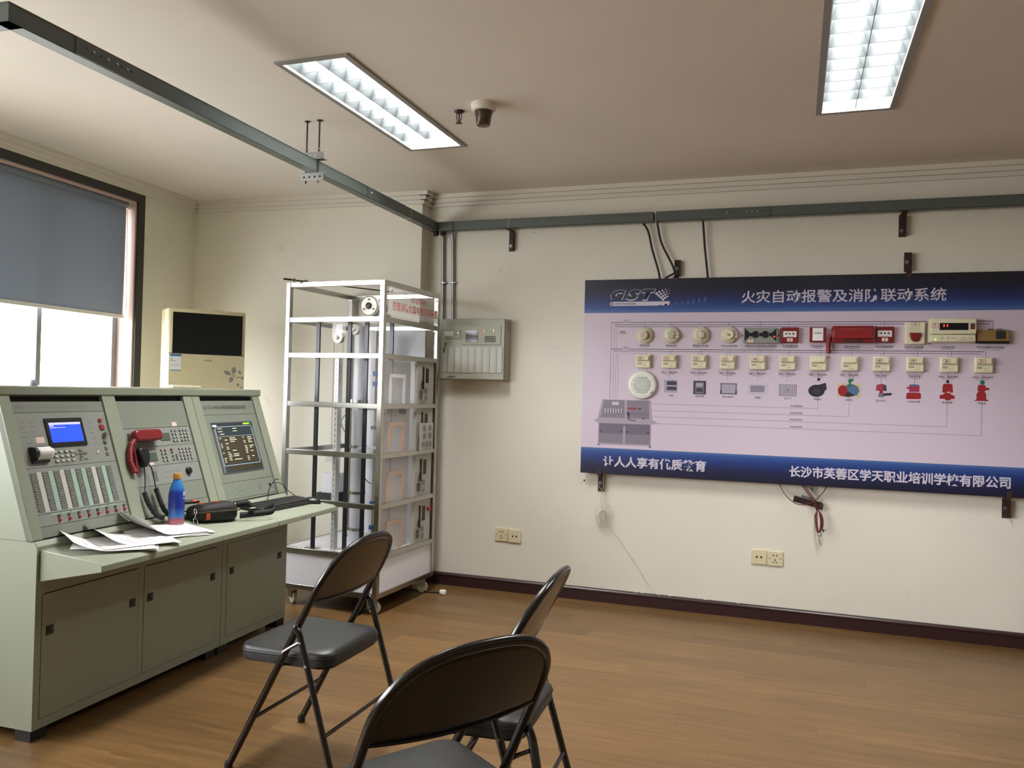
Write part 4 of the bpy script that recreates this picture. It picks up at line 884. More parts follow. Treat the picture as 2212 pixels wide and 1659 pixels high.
# sign on the top band
sg = rb('sign_sheet', ACRYL, -0.002, 0.001, 0.05, 0.665, 1.725, 1.885)
RDT = mat('red_lettering', (186, 84, 80), 0.5)
text('YX-DT4A', 0.05, RDT, sg, 'lettering', frame_mtx((0.0028, 0.295, 1.822), (0, 1, 0), (0, 0, 1)), fit=(0.2, 0.036), bold=0.0004)
text('四层消防仿真电梯实训装置', 0.05, RDT, sg, 'lettering', frame_mtx((0.0028, 0.092, 1.757), (0, 1, 0), (0, 0, 1)), fit=(0.565, 0.052), bold=0.0004)
for y, z in ((0.075, 1.868), (0.64, 1.868), (0.64, 1.8)): MB().lathe([(0.006, 0), (0.006, 0.006)], 10, ax='x').xf(Matrix.Translation((0.002, y, z))).build('sign_bolt', STEEL, sg)
rb('bubble_wrap', ACRYL, -0.004, 0.012, 0.08, 0.64, 1.86, 1.89)
# long threaded rod lying across the top of the rack
rod = thing('threaded_rod', 'long threaded rod with loose nuts lying across the top of the rack', 'rod', (-2.833, 4.074, 1.929), math.atan2(4.831-4.074, -2.425+2.833))
MB().cyl((0, 0, 0), (0.86, 0, 0), 0.0042, 10).build('rod', ROD, rod, smooth=40)
for x in (0.045, 0.12): MB().lathe([(0.012, 0), (0.012, 0.003)], 14, (x, 0, 0), 'x').lathe([(0.009, 0.003), (0.009, 0.011)], 6, (x, 0, 0), 'x').build('nut', STEELD, rod)
MB().cyl((-0.02, 0, 0), (0.03, 0, 0), 0.006, 10).build('sleeve', SPK, rod, smooth=40)
# plug on the floor
pg = thing('power_plug', 'white power plug with a black cord lying on the floor by the rack', 'plug', (-2.088, 4.772, 0))
MB().lathe([(0.02, 0), (0.022, 0.006), (0.022, 0.02), (0.018, 0.026)], 18, (0, 0, 0.002)).build('plug_body', WHITEP, pg, smooth=45)
for x, y in ((-0.006, -0.024), (0.006, -0.024), (0, -0.026)): MB().bx((x, y-0.003, 0.008), (0.002, 0.016, 0.005)).build('pin', BOLT, pg)
MB().tube([tuple(v) for v in catmull([(-0.02, 0.0, 0.01), (-0.06, 0.005, 0.005), (-0.12, 0.0, 0.005), (-0.25, 0.01, 0.005), (-0.4, -0.05, 0.005)], 6)], 0.004, 7).build('cord', RUBBER, pg, smooth=60)

# ================================================================ wall-mounted alarm cabinet
CB = thing('alarm_cabinet', 'grey-green wall-mounted fire door monitor cabinet with rows of indicator lamps', 'cabinet')
CBM = mat('cabinet_paint', (164, 166, 150), 0.42, bump=0.04, bscale=300); CF = 4.92
MB().bb(-2.222, -1.763, CF+0.02, YB, 1.372, 1.772).build('cabinet_body', CBM, CB, bevel=0.004)
MB().bb(-2.222, -1.769, CF, CF+0.0195, 1.376, 1.768).build('cabinet_door', CBM, CB, bevel=0.003)
WT = lambda x, z, y=CF-0.0006: frame_mtx((x, y, z), (1, 0, 0), (0, 0, 1))
text('GST-FH-N8001 防火门监控器', 0.02, INKG, CB, 'lettering', WT(-2.172, 1.736), fit=(0.173, 0.013))
text('GST', 0.02, INK, CB, 'maker_lettering', WT(-2.162, 1.384), fit=(0.062, 0.012), bold=0.001, shear=0.3)
def cbx(name, m_, x0, x1, z0, z1, d, par=CB, y=CF, bevel=0.0): return MB().bb(x0, x1, y-d, y, z0, z1).build(name, m_, par, bevel=bevel)
cbx('printer', CBM, -2.187, -2.073, 1.642, 1.703, 0.006, bevel=0.002)
MB().grid(lambda u, v: (-2.184+u*0.064+0.006*v, CF-0.008-0.02*v*(1-0.3*v), 1.652+v*0.034), 6, 5).build('printer_paper', PAPER, CB, solid=0.0006, smooth=60)
cbx('display_plate', CBM, -2.064, -1.792, 1.602, 1.723, 0.005, bevel=0.002); cbx('display', mat('cabinet_display', (44, 46, 44), 0.12), -2.036, -1.952, 1.618, 1.696, 0.008, bevel=0.001)
cbx('display_area', mat('cabinet_display_area', (70, 72, 68), 0.12), -2.028, -1.96, 1.63, 1.684, 0.0086)
mb = MB()
for i in range(5):
    for j in range(4): mb.bb(-1.902+i*0.0155, -1.902+i*0.0155+0.0125, CF-0.008, CF-0.004, 1.619+j*0.0105, 1.619+j*0.0105+0.0072)
mb.build('keypad', KEYD, CB)
for x, z, m_ in ((-1.933, 1.677, REDL), (-1.912, 1.699, REDL), (-1.912, 1.687, AMBL), (-1.843, 1.699, AMBL), (-1.842, 1.689, AMBL), (-2.092, 1.682, GRNL), (-2.092, 1.676, GRNL)):
    MB().lathe([(0.0028, 0), (0.002, 0.002)], 8, (x, CF-0.005, z), 'y').build('status_led', m_, CB)
mb = MB()
for j in range(3):
    for i in range(6): mb.bb(-1.93+i*0.018, -1.92+i*0.018, CF-0.0056, CF-0.0049, 1.676+j*0.0115, 1.678+j*0.0115)
mb.build('display_print', INKG, CB)
cbx('lamp_plate', mat('lamp_plate', (182, 182, 170), 0.4), -2.19, -1.78, 1.418, 1.587, 0.004, bevel=0.0015)
for i in range(8):
    x = -2.161+i*0.0492; mb = MB(); mg = MB()
    for j in range(16):
        z = 1.577-j*0.0101; mb.lathe([(0.0031, 0), (0.0022, 0.0015)], 8, (x, CF-0.004, z), 'y'); mg.bb(x-0.0155, x-0.006, CF-0.0046, CF-0.0039, z-0.0012, z+0.0012)
    mb.build('indicator_column', KEYD, CB); mg.build('indicator_print', INKG, CB)
mb = MB()
for k in range(8): mb.bb(-1.7632, -1.7624, 4.965, 4.99, 1.70+k*0.0075, 1.7025+k*0.0075)
mb.build('side_vents', KEYD, CB)
MB().lathe([(0.007, 0), (0.006, 0.01)], 12, (-2.176, CF, 1.61), 'y').build('door_lock', STEELD, CB, smooth=40)
MB().bx((-2.176, CF-0.014, 1.597), (0.003, 0.006, 0.03)).bx((-2.186, CF-0.01, 1.565), (0.008, 0.003, 0.036), ).build('hanging_keys', SPK, CB)

# ---- two steel conduits from the tray down to the cabinet
for x, x1, z1, lab in ((-2.262, -2.238, 1.40, 'galvanised conduit running down the wall next to the corner pillar'), (-2.19, -2.172, 1.772, 'galvanised conduit running down the wall into the top of the alarm cabinet')):
    c = thing('conduit', lab, 'conduit', group='conduits from the cable tray')
    MB().tube([(x, 5.0, 2.356), (x+0.003, 5.012, 2.3), (x1, 5.012, z1)], 0.0105, 12).build('conduit_pipe', STEELD, c, smooth=50)
    xm = x+(x1-x)*0.55
    MB().bx((xm, 5.012, 2.022), (0.05, 0.03, 0.004)).lathe([(0.014, 2.012), (0.014, 2.032)], 14, (xm, 5.012, 0)).build('clamp', STEELD, c)

# ================================================================ display board
BX0, BX1, BZ0, BZ1, BF = -1.256, 1.265, 0.807, 2.014, 4.965
BD = thing('display_board', 'large fire alarm system display board with navy bands hanging on the wall', 'display board')
LAV = mat('lavender_print', (212, 198, 214), 0.32)
MB().bb(BX0, BX1, BF, BF+0.012, BZ0, BZ1).build('board_panel', LAV, BD)
HB = ramp_mat('header_gradient', [(0.0, (84, 116, 172)), (0.14, (52, 80, 146)), (0.36, (34, 50, 104)), (0.62, (28, 32, 60)), (1.0, (30, 29, 36))])
FB = ramp_mat('footer_gradient', [(0.0, (26, 26, 44)), (0.35, (28, 34, 72)), (0.7, (34, 58, 122)), (0.9, (52, 84, 150)), (1.0, (84, 112, 164))])
MB().bb(BX0, BX1, BF-0.0006, BF, 1.8065, BZ1).build('header_band', HB, BD); MB().bb(BX0, BX1, BF-0.0006, BF, BZ0, 0.9685).build('footer_band', FB, BD)
def BT(x, z, d=0.0011): return frame_mtx((x, BF-d, z), (1, 0, 0), (0, 0, 1))
SIL = mat('silver_print', (206, 200, 216), 0.4)
def btext(s, x0, z0, w_, h_, m_, name='lettering', par=BD, **k): return text(s, 0.05, m_, par, name, BT(x0, z0), fit=(w_, h_), **k)
btext('火灾自动报警及消防联动系统', -0.306, 1.858, 1.08, 0.075, SIL, 'title_lettering', bold=0.0006)
btext('让人人享有优质教育', -1.112, 0.853, 0.625, 0.068, SIL, 'slogan_lettering', bold=0.0013)
btext('长沙市芙蓉区学天职业培训学校有限公司', -0.018, 0.85, 1.115, 0.068, SIL, 'school_lettering', bold=0.0013)
def prt(name, m_, pts, d=0.0006, par=BD, d0=0.0): return MB().prism(pts, BF-d, BF-d0, lambda u, v, w: (u, w, v)).build(name, m_, par)
def rc(x0, x1, z0, z1): return [(x0, z0), (x1, z0), (x1, z1), (x0, z1)]
# logo: dark letters with a light lower edge, dots, bar
LGD = mat('logo_navy', (34, 38, 66), 0.4)
_sh = 0.34
for s_, x, w_ in (('G', -1.092, 0.099), ('S', -0.998, 0.097), ('T', -0.899, 0.089)):
    text(s_, 0.05, SIL, BD, 'logo_letter_edge', BT(x, 1.8805, 0.0009), fit=(w_, 0.0715), bold=0.0062, shear=_sh)
    text(s_, 0.05, LGD, BD, 'logo_letter', BT(x+0.003, 1.8875, 0.0013), fit=(w_-0.007, 0.0625), bold=0.0042, shear=_sh)
dots = [(-0.806, 1.923, 6), (-0.79, 1.933, 5), (-0.771, 1.941, 4), (-0.752, 1.947, 3), (-0.73, 1.949, 1.5), (-0.794, 1.911, 6), (-0.778, 1.921, 5), (-0.762, 1.928, 4), (-0.746, 1.934, 3), (-0.731, 1.936, 1.5), (-0.78, 1.899, 6), (-0.767, 1.908, 5), (-0.754, 1.915, 4), (-0.742, 1.92, 3), (-0.73, 1.922, 1.5), (-0.767, 1.887, 6), (-0.756, 1.896, 5), (-0.745, 1.903, 4), (-0.736, 1.906, 2.5)]
mb = MB()
for x, z, r_ in dots: mb.prism(ell(x, z, r_*0.00135, n=12), BF-0.0011, BF-0.0006, lambda u, v, w: (u, w, v))
mb.build('logo_dots', SIL, BD)
_b = [(-1.084, 1.8495), (-0.737, 1.8495), (-0.727, 1.858), (-0.725, 1.8755), (-1.084, 1.8755), (-1.092, 1.872), (-1.0955, 1.8625), (-1.092, 1.853)]
prt('logo_bar', SIL, _b, 0.0011, d0=0.0006); text('United Technologies', 0.05, LGD, BD, 'logo_lettering', BT(-1.064, 1.855, 0.0014), fit=(0.131, 0.014), bold=0.0012)
prt('logo_roundel', LGD, ell(-1.081, 1.8625, 0.009), 0.0014, d0=0.0011); prt('logo_roundel_core', SIL, ell(-1.0805, 1.8625, 0.005), 0.0017, d0=0.0014)
mb = MB(); FNT = mat('faint_blue_print', (58, 88, 148), 0.4)
for k in range(11): mb.bb(-0.855+k*0.033, -0.84+k*0.033, BF-0.0011, BF-0.0006, 1.818+k*0.005, 1.842+k*0.0055)
mb.build('skyline_print', FNT, BD)
# wiring lines
lw = 0.0009
def lines(name, segs, m_, w_=lw):
    mb = MB()
    for x0, z0, x1, z1 in segs: mb.bb(min(x0, x1)-w_, max(x0, x1)+w_, BF-0.0005, BF, min(z0, z1)-w_, max(z0, z1)+w_)
    return mb.build(name, m_, BD)
LN = mat('line_print', (84, 72, 96), 0.5)
drops = [-0.872, -0.715, -0.539, -0.376, -0.193, -0.038, 0.466, 0.626]
lines('loop_line', [(-1.08, 1.746, 1.0, 1.748), (-1.08, 1.275, -1.08, 1.746), (1.0, 1.7, 1.0, 1.748)]+[(x, 1.71, x, 1.747) for x in drops], LN)
lines('power_line', [(-1.062, 1.732, 0.985, 1.734), (-1.062, 1.275, -1.062, 1.732), (0.985, 1.7, 0.985, 1.734), (-0.206, 1.7, -0.206, 1.733), (0.447, 1.7, 0.447, 1.733)], LN, 0.0006)
lines('telephone_line', [(-1.048, 1.7195, 0.43, 1.7215), (-1.048, 1.275, -1.048, 1.7195), (0.12, 1.7, 0.12, 1.721), (0.016, 1.675, 0.075, 1.675)], LN, 0.0005)
mods = [-0.8745, -0.717, -0.542, -0.3765, -0.206, -0.041, 0.125, 0.2915, 0.456, 0.6245, 0.7905, 0.9565]
lines('module_line', [(-1.078, 1.5815, 0.96, 1.5835)]+[(x+0.012, 1.54, x+0.012, 1.5825) for x in mods], LN)
lines('module_power_line', [(-1.062, 1.5695, 0.944, 1.571)]+[(x-0.004, 1.54, x-0.004, 1.5703) for x in mods[1:]], LN, 0.0006)
lines('broadcast_line', [(-1.035, 1.557, -0.88, 1.557), (-1.034, 1.275, -1.034, 1.557)], LN, 0.0006)
lines('device_lines', [(x, 1.40, x, 1.466) for x in mods if x > -0.8], LN, 0.0006)
for k, (x0, x1, z, zt) in enumerate(((-0.83, 0.127, 1.25, 1.316), (-0.825, 0.293, 1.2095, 1.316), (-0.82, 0.7875, 1.1715, 1.31), (-0.795, 0.9545, 1.13, 1.31))):
    lines('control_line', [(x0, z, x1, z), (x1, z, x1, zt)], LN, 0.0007); btext('多线控制线', -0.022, z+0.006, 0.068, 0.0105, INK)
prt('line_tag', mat('tag_print', (190, 178, 194), 0.5), rc(-1.01, -0.971, 1.742, 1.766)); prt('line_tag', MATS['tag_print'], rc(-1.008, -0.97, 1.581, 1.601))
btext('二总线', -1.0, 1.75, 0.02, 0.009, INKG); btext('二总线', -0.998, 1.587, 0.02, 0.008, INKG)
# captions
for x, s1, s2, w1 in ((-0.871, '感烟探测器', 'JTY-GD-G3', 0.064), (-0.709, '感温探测器', 'JTW-ZCD-G3N', 0.066), (-0.535, '烟温复合探测器', 'JTF-GOM-GST601', 0.095), (-0.371, '紫外火焰探测器', 'JTG-ZM-GST9614', 0.095), (-0.19, '线型红外光束感烟火灾探测器', 'JTY-HM-GST102', 0.18), (-0.028, '手动报警按钮', 'J-SAM-GST9122', 0.086), (0.12, '电话插孔', 'TS-GSTN601', 0.06), (0.3, '消防电话分机', 'TS-GSTN602', 0.086), (0.468, '消火栓报警按钮', 'J-SAM-GST9123', 0.09), (0.617, '火灾声光警报器', 'GST-HX-M8501', 0.095), (0.785, '火灾显示盘', 'GST-ZF-500Z', 0.066), (0.99, '吸气式感烟火灾探测器', 'GST-HSSD', 0.13)):
    btext(s1, x-w1/2, 1.6005, w1, 0.0115, INK); btext(s2, x-w1*0.4, 1.591, w1*0.8, 0.0065, INKG)
for x, s1, s2 in zip(mods, ['广播模块']+['单输入／单输出模块']*5+['双输入／双输出模块']*2+['单输入模块']*2+['双输入／双输出模块']*2, ['GST-LD-8305']+['GST-LD-8301']*5+['GST-LD-8303']*2+['GST-LD-8300']*2+['GST-LD-8303']*2):
    w1 = 0.096 if len(s1) > 6 else 0.058
    btext(s1, x-w1/2, 1.4385, w1, 0.0105, INK); btext(s2, x-0.028, 1.4295, 0.056, 0.0065, INKG)
for x, s1, w1 in ((-0.705, '切电', 0.025), (-0.535, '消防电梯', 0.052), (-0.367, '防火卷帘门', 0.066), (-0.2, '排烟口', 0.036), (-0.036, '送风口', 0.038), (0.125, '排烟机', 0.038), (0.292, '送风机', 0.038), (0.456, '压力开关', 0.05), (0.623, '水流指示器', 0.064), (0.788, '消火栓泵', 0.052), (0.954, '喷淋泵', 0.038)):
    btext(s1, x-w1/2, 1.2985, w1, 0.0115, INK)
btext('隔离器', -1.027, 1.684, 0.034, 0.0105, INK); btext('GST-LD-8313', -1.035, 1.675, 0.055, 0.0065, INKG)
# printed pictures
G1 = mat('picture_grey', (172, 164, 182), 0.5); G2 = mat('picture_dark', (62, 58, 74), 0.5); G3 = mat('picture_mid', (122, 116, 134), 0.5); G4 = mat('picture_light', (200, 192, 206), 0.5); PR1 = mat('picture_red', (156, 36, 44), 0.45); PR2 = mat('picture_crimson', (168, 52, 84), 0.45); PB = mat('picture_blue', (84, 112, 146), 0.45); PG = mat('picture_green', (34, 116, 84), 0.45); PK = mat('picture_black', (44, 42, 56), 0.45); PY = mat('picture_cream', (206, 192, 150), 0.5)
def pic(name, base_m, base_pts, layers):
    o = prt(name, base_m, base_pts, 0.0007)
    for k, (n_, m_, p_) in enumerate(layers): MB().prism(p_, BF-0.0009-0.0002*k, BF-0.0007, lambda u, v, w: (u, w, v)).build(n_, m_, o)
    return o
pic('switch_picture', G1, rc(-0.748, -0.668, 1.321, 1.398), [('switch_rocker', G2, rc(-0.731, -0.672, 1.367, 1.39)), ('switch_rocker', G2, rc(-0.731, -0.672, 1.336, 1.358)), ('switch_pin', PK, rc(-0.704, -0.694, 1.393, 1.397))])
pic('elevator_picture', G2, rc(-0.573, -0.499, 1.315, 1.396), [('elevator_cabin', G3, rc(-0.561, -0.512, 1.321, 1.386)), ('elevator_light', G1, rc(-0.557, -0.516, 1.362, 1.382)), ('elevator_floor', G2, rc(-0.556, -0.517, 1.33, 1.352))])
pic('shutter_picture', G3, rc(-0.416, -0.32, 1.32, 1.386), [('shutter_jamb', G2, rc(-0.416, -0.32, 1.32, 1.342)), ('shutter_curtain', G1, rc(-0.407, -0.329, 1.325, 1.378))])
pic('grille_picture', G4, rc(-0.262, -0.142, 1.32, 1.386), [('grille_core', G3, rc(-0.244, -0.165, 1.337, 1.374))]+[('grille_slat', G1, rc(-0.243, -0.166, 1.342+0.008*k, 1.345+0.008*k)) for k in range(4)])
pic('diffuser_picture', G3, rc(-0.085, 0.012, 1.317, 1.385), [('diffuser_ring', m_, rc(-0.085+d*1.2, 0.012-d*1.2, 1.317+d*0.85, 1.385-d*0.85)) for d, m_ in ((0.004, G4), (0.008, G3), (0.012, G4), (0.017, G3), (0.021, G4), (0.025, G3), (0.029, G4), (0.033, G3))])
pic('blower_picture', PK, ell(0.119, 1.352, 0.044, 0.035, 28), [('blower_outlet', PK, [(0.125, 1.385), (0.168, 1.399), (0.174, 1.362), (0.158, 1.35)]), ('blower_hub', G2, ell(0.119, 1.35, 0.02, 0.016)), ('blower_knob', PK, ell(0.13, 1.417, 0.0085))])
pic('duct_fan_picture', PY, rc(0.231, 0.351, 1.32, 1.398), [('fan_body', PB, [(0.262, 1.325), (0.292, 1.321), (0.335, 1.333), (0.346, 1.355), (0.338, 1.38), (0.31, 1.395), (0.28, 1.39), (0.26, 1.375)]), ('fan_shadow', PK, [(0.262, 1.324), (0.29, 1.321), (0.325, 1.331), (0.3, 1.345), (0.275, 1.355)]), ('fan_mouth', PR1, ell(0.258, 1.356, 0.025, 0.031)), ('fan_valve', PG, [(0.284, 1.376), (0.298, 1.38), (0.3, 1.402), (0.318, 1.422), (0.3, 1.425), (0.283, 1.416), (0.29, 1.4)])])
pic('pressure_switch_picture', PR2, [(0.43, 1.36), (0.484, 1.36), (0.482, 1.392), (0.46, 1.399), (0.434, 1.393)], [('switch_shade', G2, [(0.468, 1.36), (0.486, 1.36), (0.483, 1.391), (0.468, 1.396)]), ('switch_stem', PR1, rc(0.449, 0.466, 1.345, 1.36)), ('switch_fitting', G3, rc(0.444, 0.472, 1.324, 1.346)), ('switch_pipe', PK, [(0.468, 1.332), (0.508, 1.336), (0.513, 1.343), (0.508, 1.349), (0.468, 1.346)])])
pic('flow_indicator_picture', PR1, [(0.584, 1.32), (0.592, 1.318), (0.65, 1.319), (0.659, 1.324), (0.657, 1.35), (0.648, 1.354), (0.596, 1.354), (0.587, 1.35)], [('indicator_drum', PR2, rc(0.598, 0.65, 1.358, 1.394)), ('indicator_lid', PB, ell(0.624, 1.394, 0.026, 0.006)), ('indicator_stub', PR2, rc(0.586, 0.598, 1.374, 1.384))])
pic('pump_picture', PR1, [(0.762, 1.358), (0.815, 1.358), (0.812, 1.4), (0.806, 1.406), (0.772, 1.406), (0.765, 1.4)], [('pump_volute', PR1, [(0.749, 1.325), (0.775, 1.323), (0.78, 1.316), (0.8, 1.316), (0.804, 1.323), (0.824, 1.326), (0.822, 1.342), (0.806, 1.348), (0.8, 1.358), (0.776, 1.358), (0.768, 1.348), (0.751, 1.343)]), ('pump_plate', PY, rc(0.785, 0.802, 1.356, 1.363)), ('pump_knob', PK, ell(0.788, 1.418, 0.0085))])
pic('vertical_pump_picture', PR1, [(0.932, 1.37), (0.97, 1.37), (0.972, 1.376), (0.988, 1.376), (0.988, 1.388), (0.972, 1.39), (0.968, 1.403), (0.934, 1.403)], [('pump_foot', PR1, [(0.915, 1.317), (0.985, 1.317), (0.985, 1.322), (0.974, 1.325), (0.974, 1.355), (0.962, 1.372), (0.94, 1.372), (0.928, 1.355), (0.928, 1.325)]), ('pump_cap', PG, rrect(0.944, 0.966, 1.405, 1.428, 0.006))])
CI = mat('picture_console', (168, 158, 174), 0.5); CI2 = mat('picture_console_dark', (112, 104, 122), 0.5); CI3 = mat('picture_console_shade', (132, 124, 140), 0.5)
pic('console_picture', CI, [(-1.155, 1.151), (-1.127, 1.27), (-0.826, 1.27), (-0.813, 1.151), (-0.784, 1.136), (-0.79, 1.129), (-0.82, 1.124), (-0.82, 0.99), (-1.15, 0.99), (-1.15, 1.124), (-1.172, 1.132), (-1.176, 1.14)],
    [('picture_panel', CI3, [(-1.138, 1.157), (-1.116, 1.266), (-0.988, 1.266), (-0.984, 1.157)]), ('picture_panel', CI3, [(-0.973, 1.157), (-0.972, 1.266), (-0.838, 1.266), (-0.832, 1.157)]), ('picture_doors', CI2, rc(-1.143, -0.827, 1.058, 1.122)), ('picture_doors', CI3, rc(-1.143, -0.827, 1.0, 1.058)),
     ('picture_mullion', CI, rc(-0.992, -0.978, 0.998, 1.108)), ('picture_screen', G4, rc(-1.066, -1.022, 1.236, 1.256)), ('picture_handset', PR1, rrect(-0.965, -0.91, 1.213, 1.223, 0.004)), ('picture_display', PK, rc(-0.902, -0.884, 1.214, 1.221)), ('picture_keys', G3, rc(-0.945, -0.842, 1.178, 1.194)), ('picture_microphone', PK, [(-0.971, 1.194), (-0.955, 1.194), (-0.953, 1.178), (-0.962, 1.172), (-0.97, 1.182)]), ('picture_cord', PK, [(-0.963, 1.176), (-0.96, 1.146), (-0.915, 1.142), (-0.914, 1.146), (-0.956, 1.15), (-0.959, 1.176)]), ('picture_knob', PK, ell(-0.868, 1.159, 0.005))]
    + [('picture_latch', PK, rc(x, x+0.013, 1.07, 1.076)) for x in (-1.138, -1.01, -0.972, -0.845)] + [('picture_foot', PK, rc(x, x+0.012, 0.985, 0.99)) for x in (-1.15, -0.832)]
    + [('picture_strip', G4, rc(-1.108+k*0.0165, -1.101+k*0.0165, 1.186, 1.214)) for k in range(7)])

# ---- devices mounted on the board (each one a thing)
def dev(name, label, cat, x, z, group=None): return thing(name, label, cat, (x, BF-0.0006, z), 0, group)
def sticker(par, x, z, w_, h_, y, num=None, rot=0, tilt=0.0):
    s_ = MB().prism(rrect(x-w_/2, x+w_/2, z-h_/2, z+h_/2, 0.004, 3), y, y+0.0006, lambda u, v, w: (u, w, v)).build('sticker', mat('sticker_red_edge', (166, 84, 72), 0.6), par)
    MB().prism(rrect(x-w_/2+0.0018, x+w_/2-0.0018, z-h_/2+0.0018, z+h_/2-0.0018, 0.003, 3), y-0.0002, y, lambda u, v, w: (u, w, v)).build('sticker_face', mat('sticker_face', (224, 206, 188), 0.6), s_)
    if num:
        hh = min(w_, h_)*0.62; ww = hh*0.55*len(num)
        text(num, 0.05, INK, s_, 'handwritten_number', frame_mtx((x, y-0.0005, z), (1, 0, 0), (0, 0, 1)) @ Matrix.Rotation(R(rot), 4, 'Z') @ Matrix.Translation((-ww/2, -hh/2, 0)), fit=(ww, hh), shear=0.15+tilt, bold=0.0008)
def disc(par, name, prof, m_, o=(0, 0, 0), n=32): return MB().lathe(prof, n, o, 'y').build(name, m_, par, smooth=38)
g_ = 'round detectors mounted on the display board'
d = dev('smoke_detector', 'cream round smoke detector with sticker number 1 on the display board', 'detector', -0.871, 1.667, g_)
disc(d, 'base', [(0.051, 0), (0.051, 0.012), (0.046, 0.018), (0.03, 0.026)], IVORY); disc(d, 'chamber', [(0.024, 0.025), (0.024, 0.04), (0.022, 0.042)], IVORY); disc(d, 'chamber_slot', [(0.0262, 0.026), (0.0262, 0.034)], KEYD); disc(d, 'chamber_cap', [(0.0255, 0.034), (0.0255, 0.042), (0.022, 0.045)], IVORY, (-0.001, 0, 0))
disc(d, 'indicator', [(0.002, 0.016), (0.002, 0.0225)], KEYD, (-0.03, 0, 0.024), 8); sticker(d, -0.003, 0, 0.036, 0.024, -0.0462, '1')
d = dev('heat_detector', 'cream round heat detector with ring-shaped slots and sticker number 2', 'detector', -0.709, 1.669, g_)
disc(d, 'base', [(0.051, 0), (0.051, 0.012), (0.046, 0.02), (0.03, 0.028)], IVORY); disc(d, 'sensor_cap', [(0.026, 0.026), (0.024, 0.036), (0.02, 0.038)], IVORY)
for k, r_ in enumerate((0.006, 0.012, 0.018)):
    mb = MB()
    for j in range(4):
        a0 = 90*j+20*k; mb.tube([(r_*math.cos(R(a0+i*7)), -0.0384, r_*math.sin(R(a0+i*7))) for i in range(10)], 0.0011, 5)
    mb.build('slot_ring', KEYM2, d)
disc(d, 'indicator', [(0.002, 0.016), (0.002, 0.0225)], KEYD, (-0.032, 0, 0.02), 8); sticker(d, 0.035, -0.002, 0.024, 0.036, -0.0285, '2', 90)
d = dev('combined_detector', 'cream round combined detector with a blank red-edged sticker on its cap', 'detector', -0.534, 1.669, g_)
disc(d, 'base', [(0.052, 0), (0.052, 0.012), (0.047, 0.019), (0.032, 0.028)], IVORY); disc(d, 'chamber_slot', [(0.026, 0.026), (0.026, 0.034)], KEYM2); disc(d, 'chamber_cap', [(0.0255, 0.033), (0.0255, 0.042), (0.022, 0.045)], IVORY, (-0.001, 0, 0))
disc(d, 'indicator', [(0.002, 0.016), (0.002, 0.0225)], KEYD, (0.035, 0, 0.008), 8); sticker(d, -0.002, 0.001, 0.028, 0.038, -0.0462); MB().bx((0.01, -0.027, -0.036), (0.01, 0.002, 0.004)).bx((-0.012, -0.024, 0.034), (0.014, 0.002, 0.004)).build('vent_marks', KEYD, d)
d = dev('uv_flame_detector', 'cream round flame detector with a small window in its flat cap', 'detector', -0.372, 1.671, g_)
disc(d, 'base', [(0.05, 0), (0.05, 0.012), (0.046, 0.018), (0.03, 0.024)], IVORY); disc(d, 'flat_cap', [(0.03, 0.022), (0.0295, 0.034), (0.026, 0.038)], CREAM); MB().bx((0.002, -0.0386, -0.001), (0.019, 0.002, 0.007), Matrix.Rotation(R(22), 4, 'Y')).build('window', KEYD, d); MB().bx((0.003, -0.0392, -0.0015), (0.012, 0.002, 0.003), Matrix.Rotation(R(22), 4, 'Y')).build('window_glint', STEEL, d)
disc(d, 'indicator', [(0.002, 0.016), (0.002, 0.0225)], KEYD, (-0.035, 0, -0.01), 8); sticker(d, 0.04, 0.0, 0.02, 0.038, -0.0225, '4', 90)
d = dev('beam_detector', 'grey boxed beam detector with two dark round lenses and a red lamp', 'detector', -0.1925, 1.666)
GBX = mat('beam_box_grey', (150, 154, 150), 0.35, 0.3)
MB().bb(-0.0965, 0.0965, -0.045, 0, -0.045, 0.045).build('housing', GBX, d, bevel=0.003)
bw = [(-0.088, 0.041), (-0.06, 0.014), (0.06, 0.014), (0.088, 0.041), (0.088, -0.036), (0.06, -0.006), (-0.06, -0.006), (-0.088, -0.036)]
MB().prism(bw, -0.0462, -0.045, lambda u, v, w: (u, w, v)).build('black_window', BLACKP, d)
for x in (-0.027, 0.027): disc(d, 'lens', [(0.021, 0.0455), (0.021, 0.0475), (0.015, 0.046)], BLACKP, (x, 0, 0.004), 24)
disc(d, 'red_lamp', [(0.005, 0.046), (0.003, 0.049)], REDL, (0.077, 0, -0.008), 12); sticker(d, -0.054, -0.033, 0.034, 0.022, -0.0468, '5')
for x in (-0.0985, 0.0985): MB().lathe([(0.006, -0.004), (0.006, 0.004)], 12, (x, -0.025, 0), 'x').build('pivot', SPK, d)
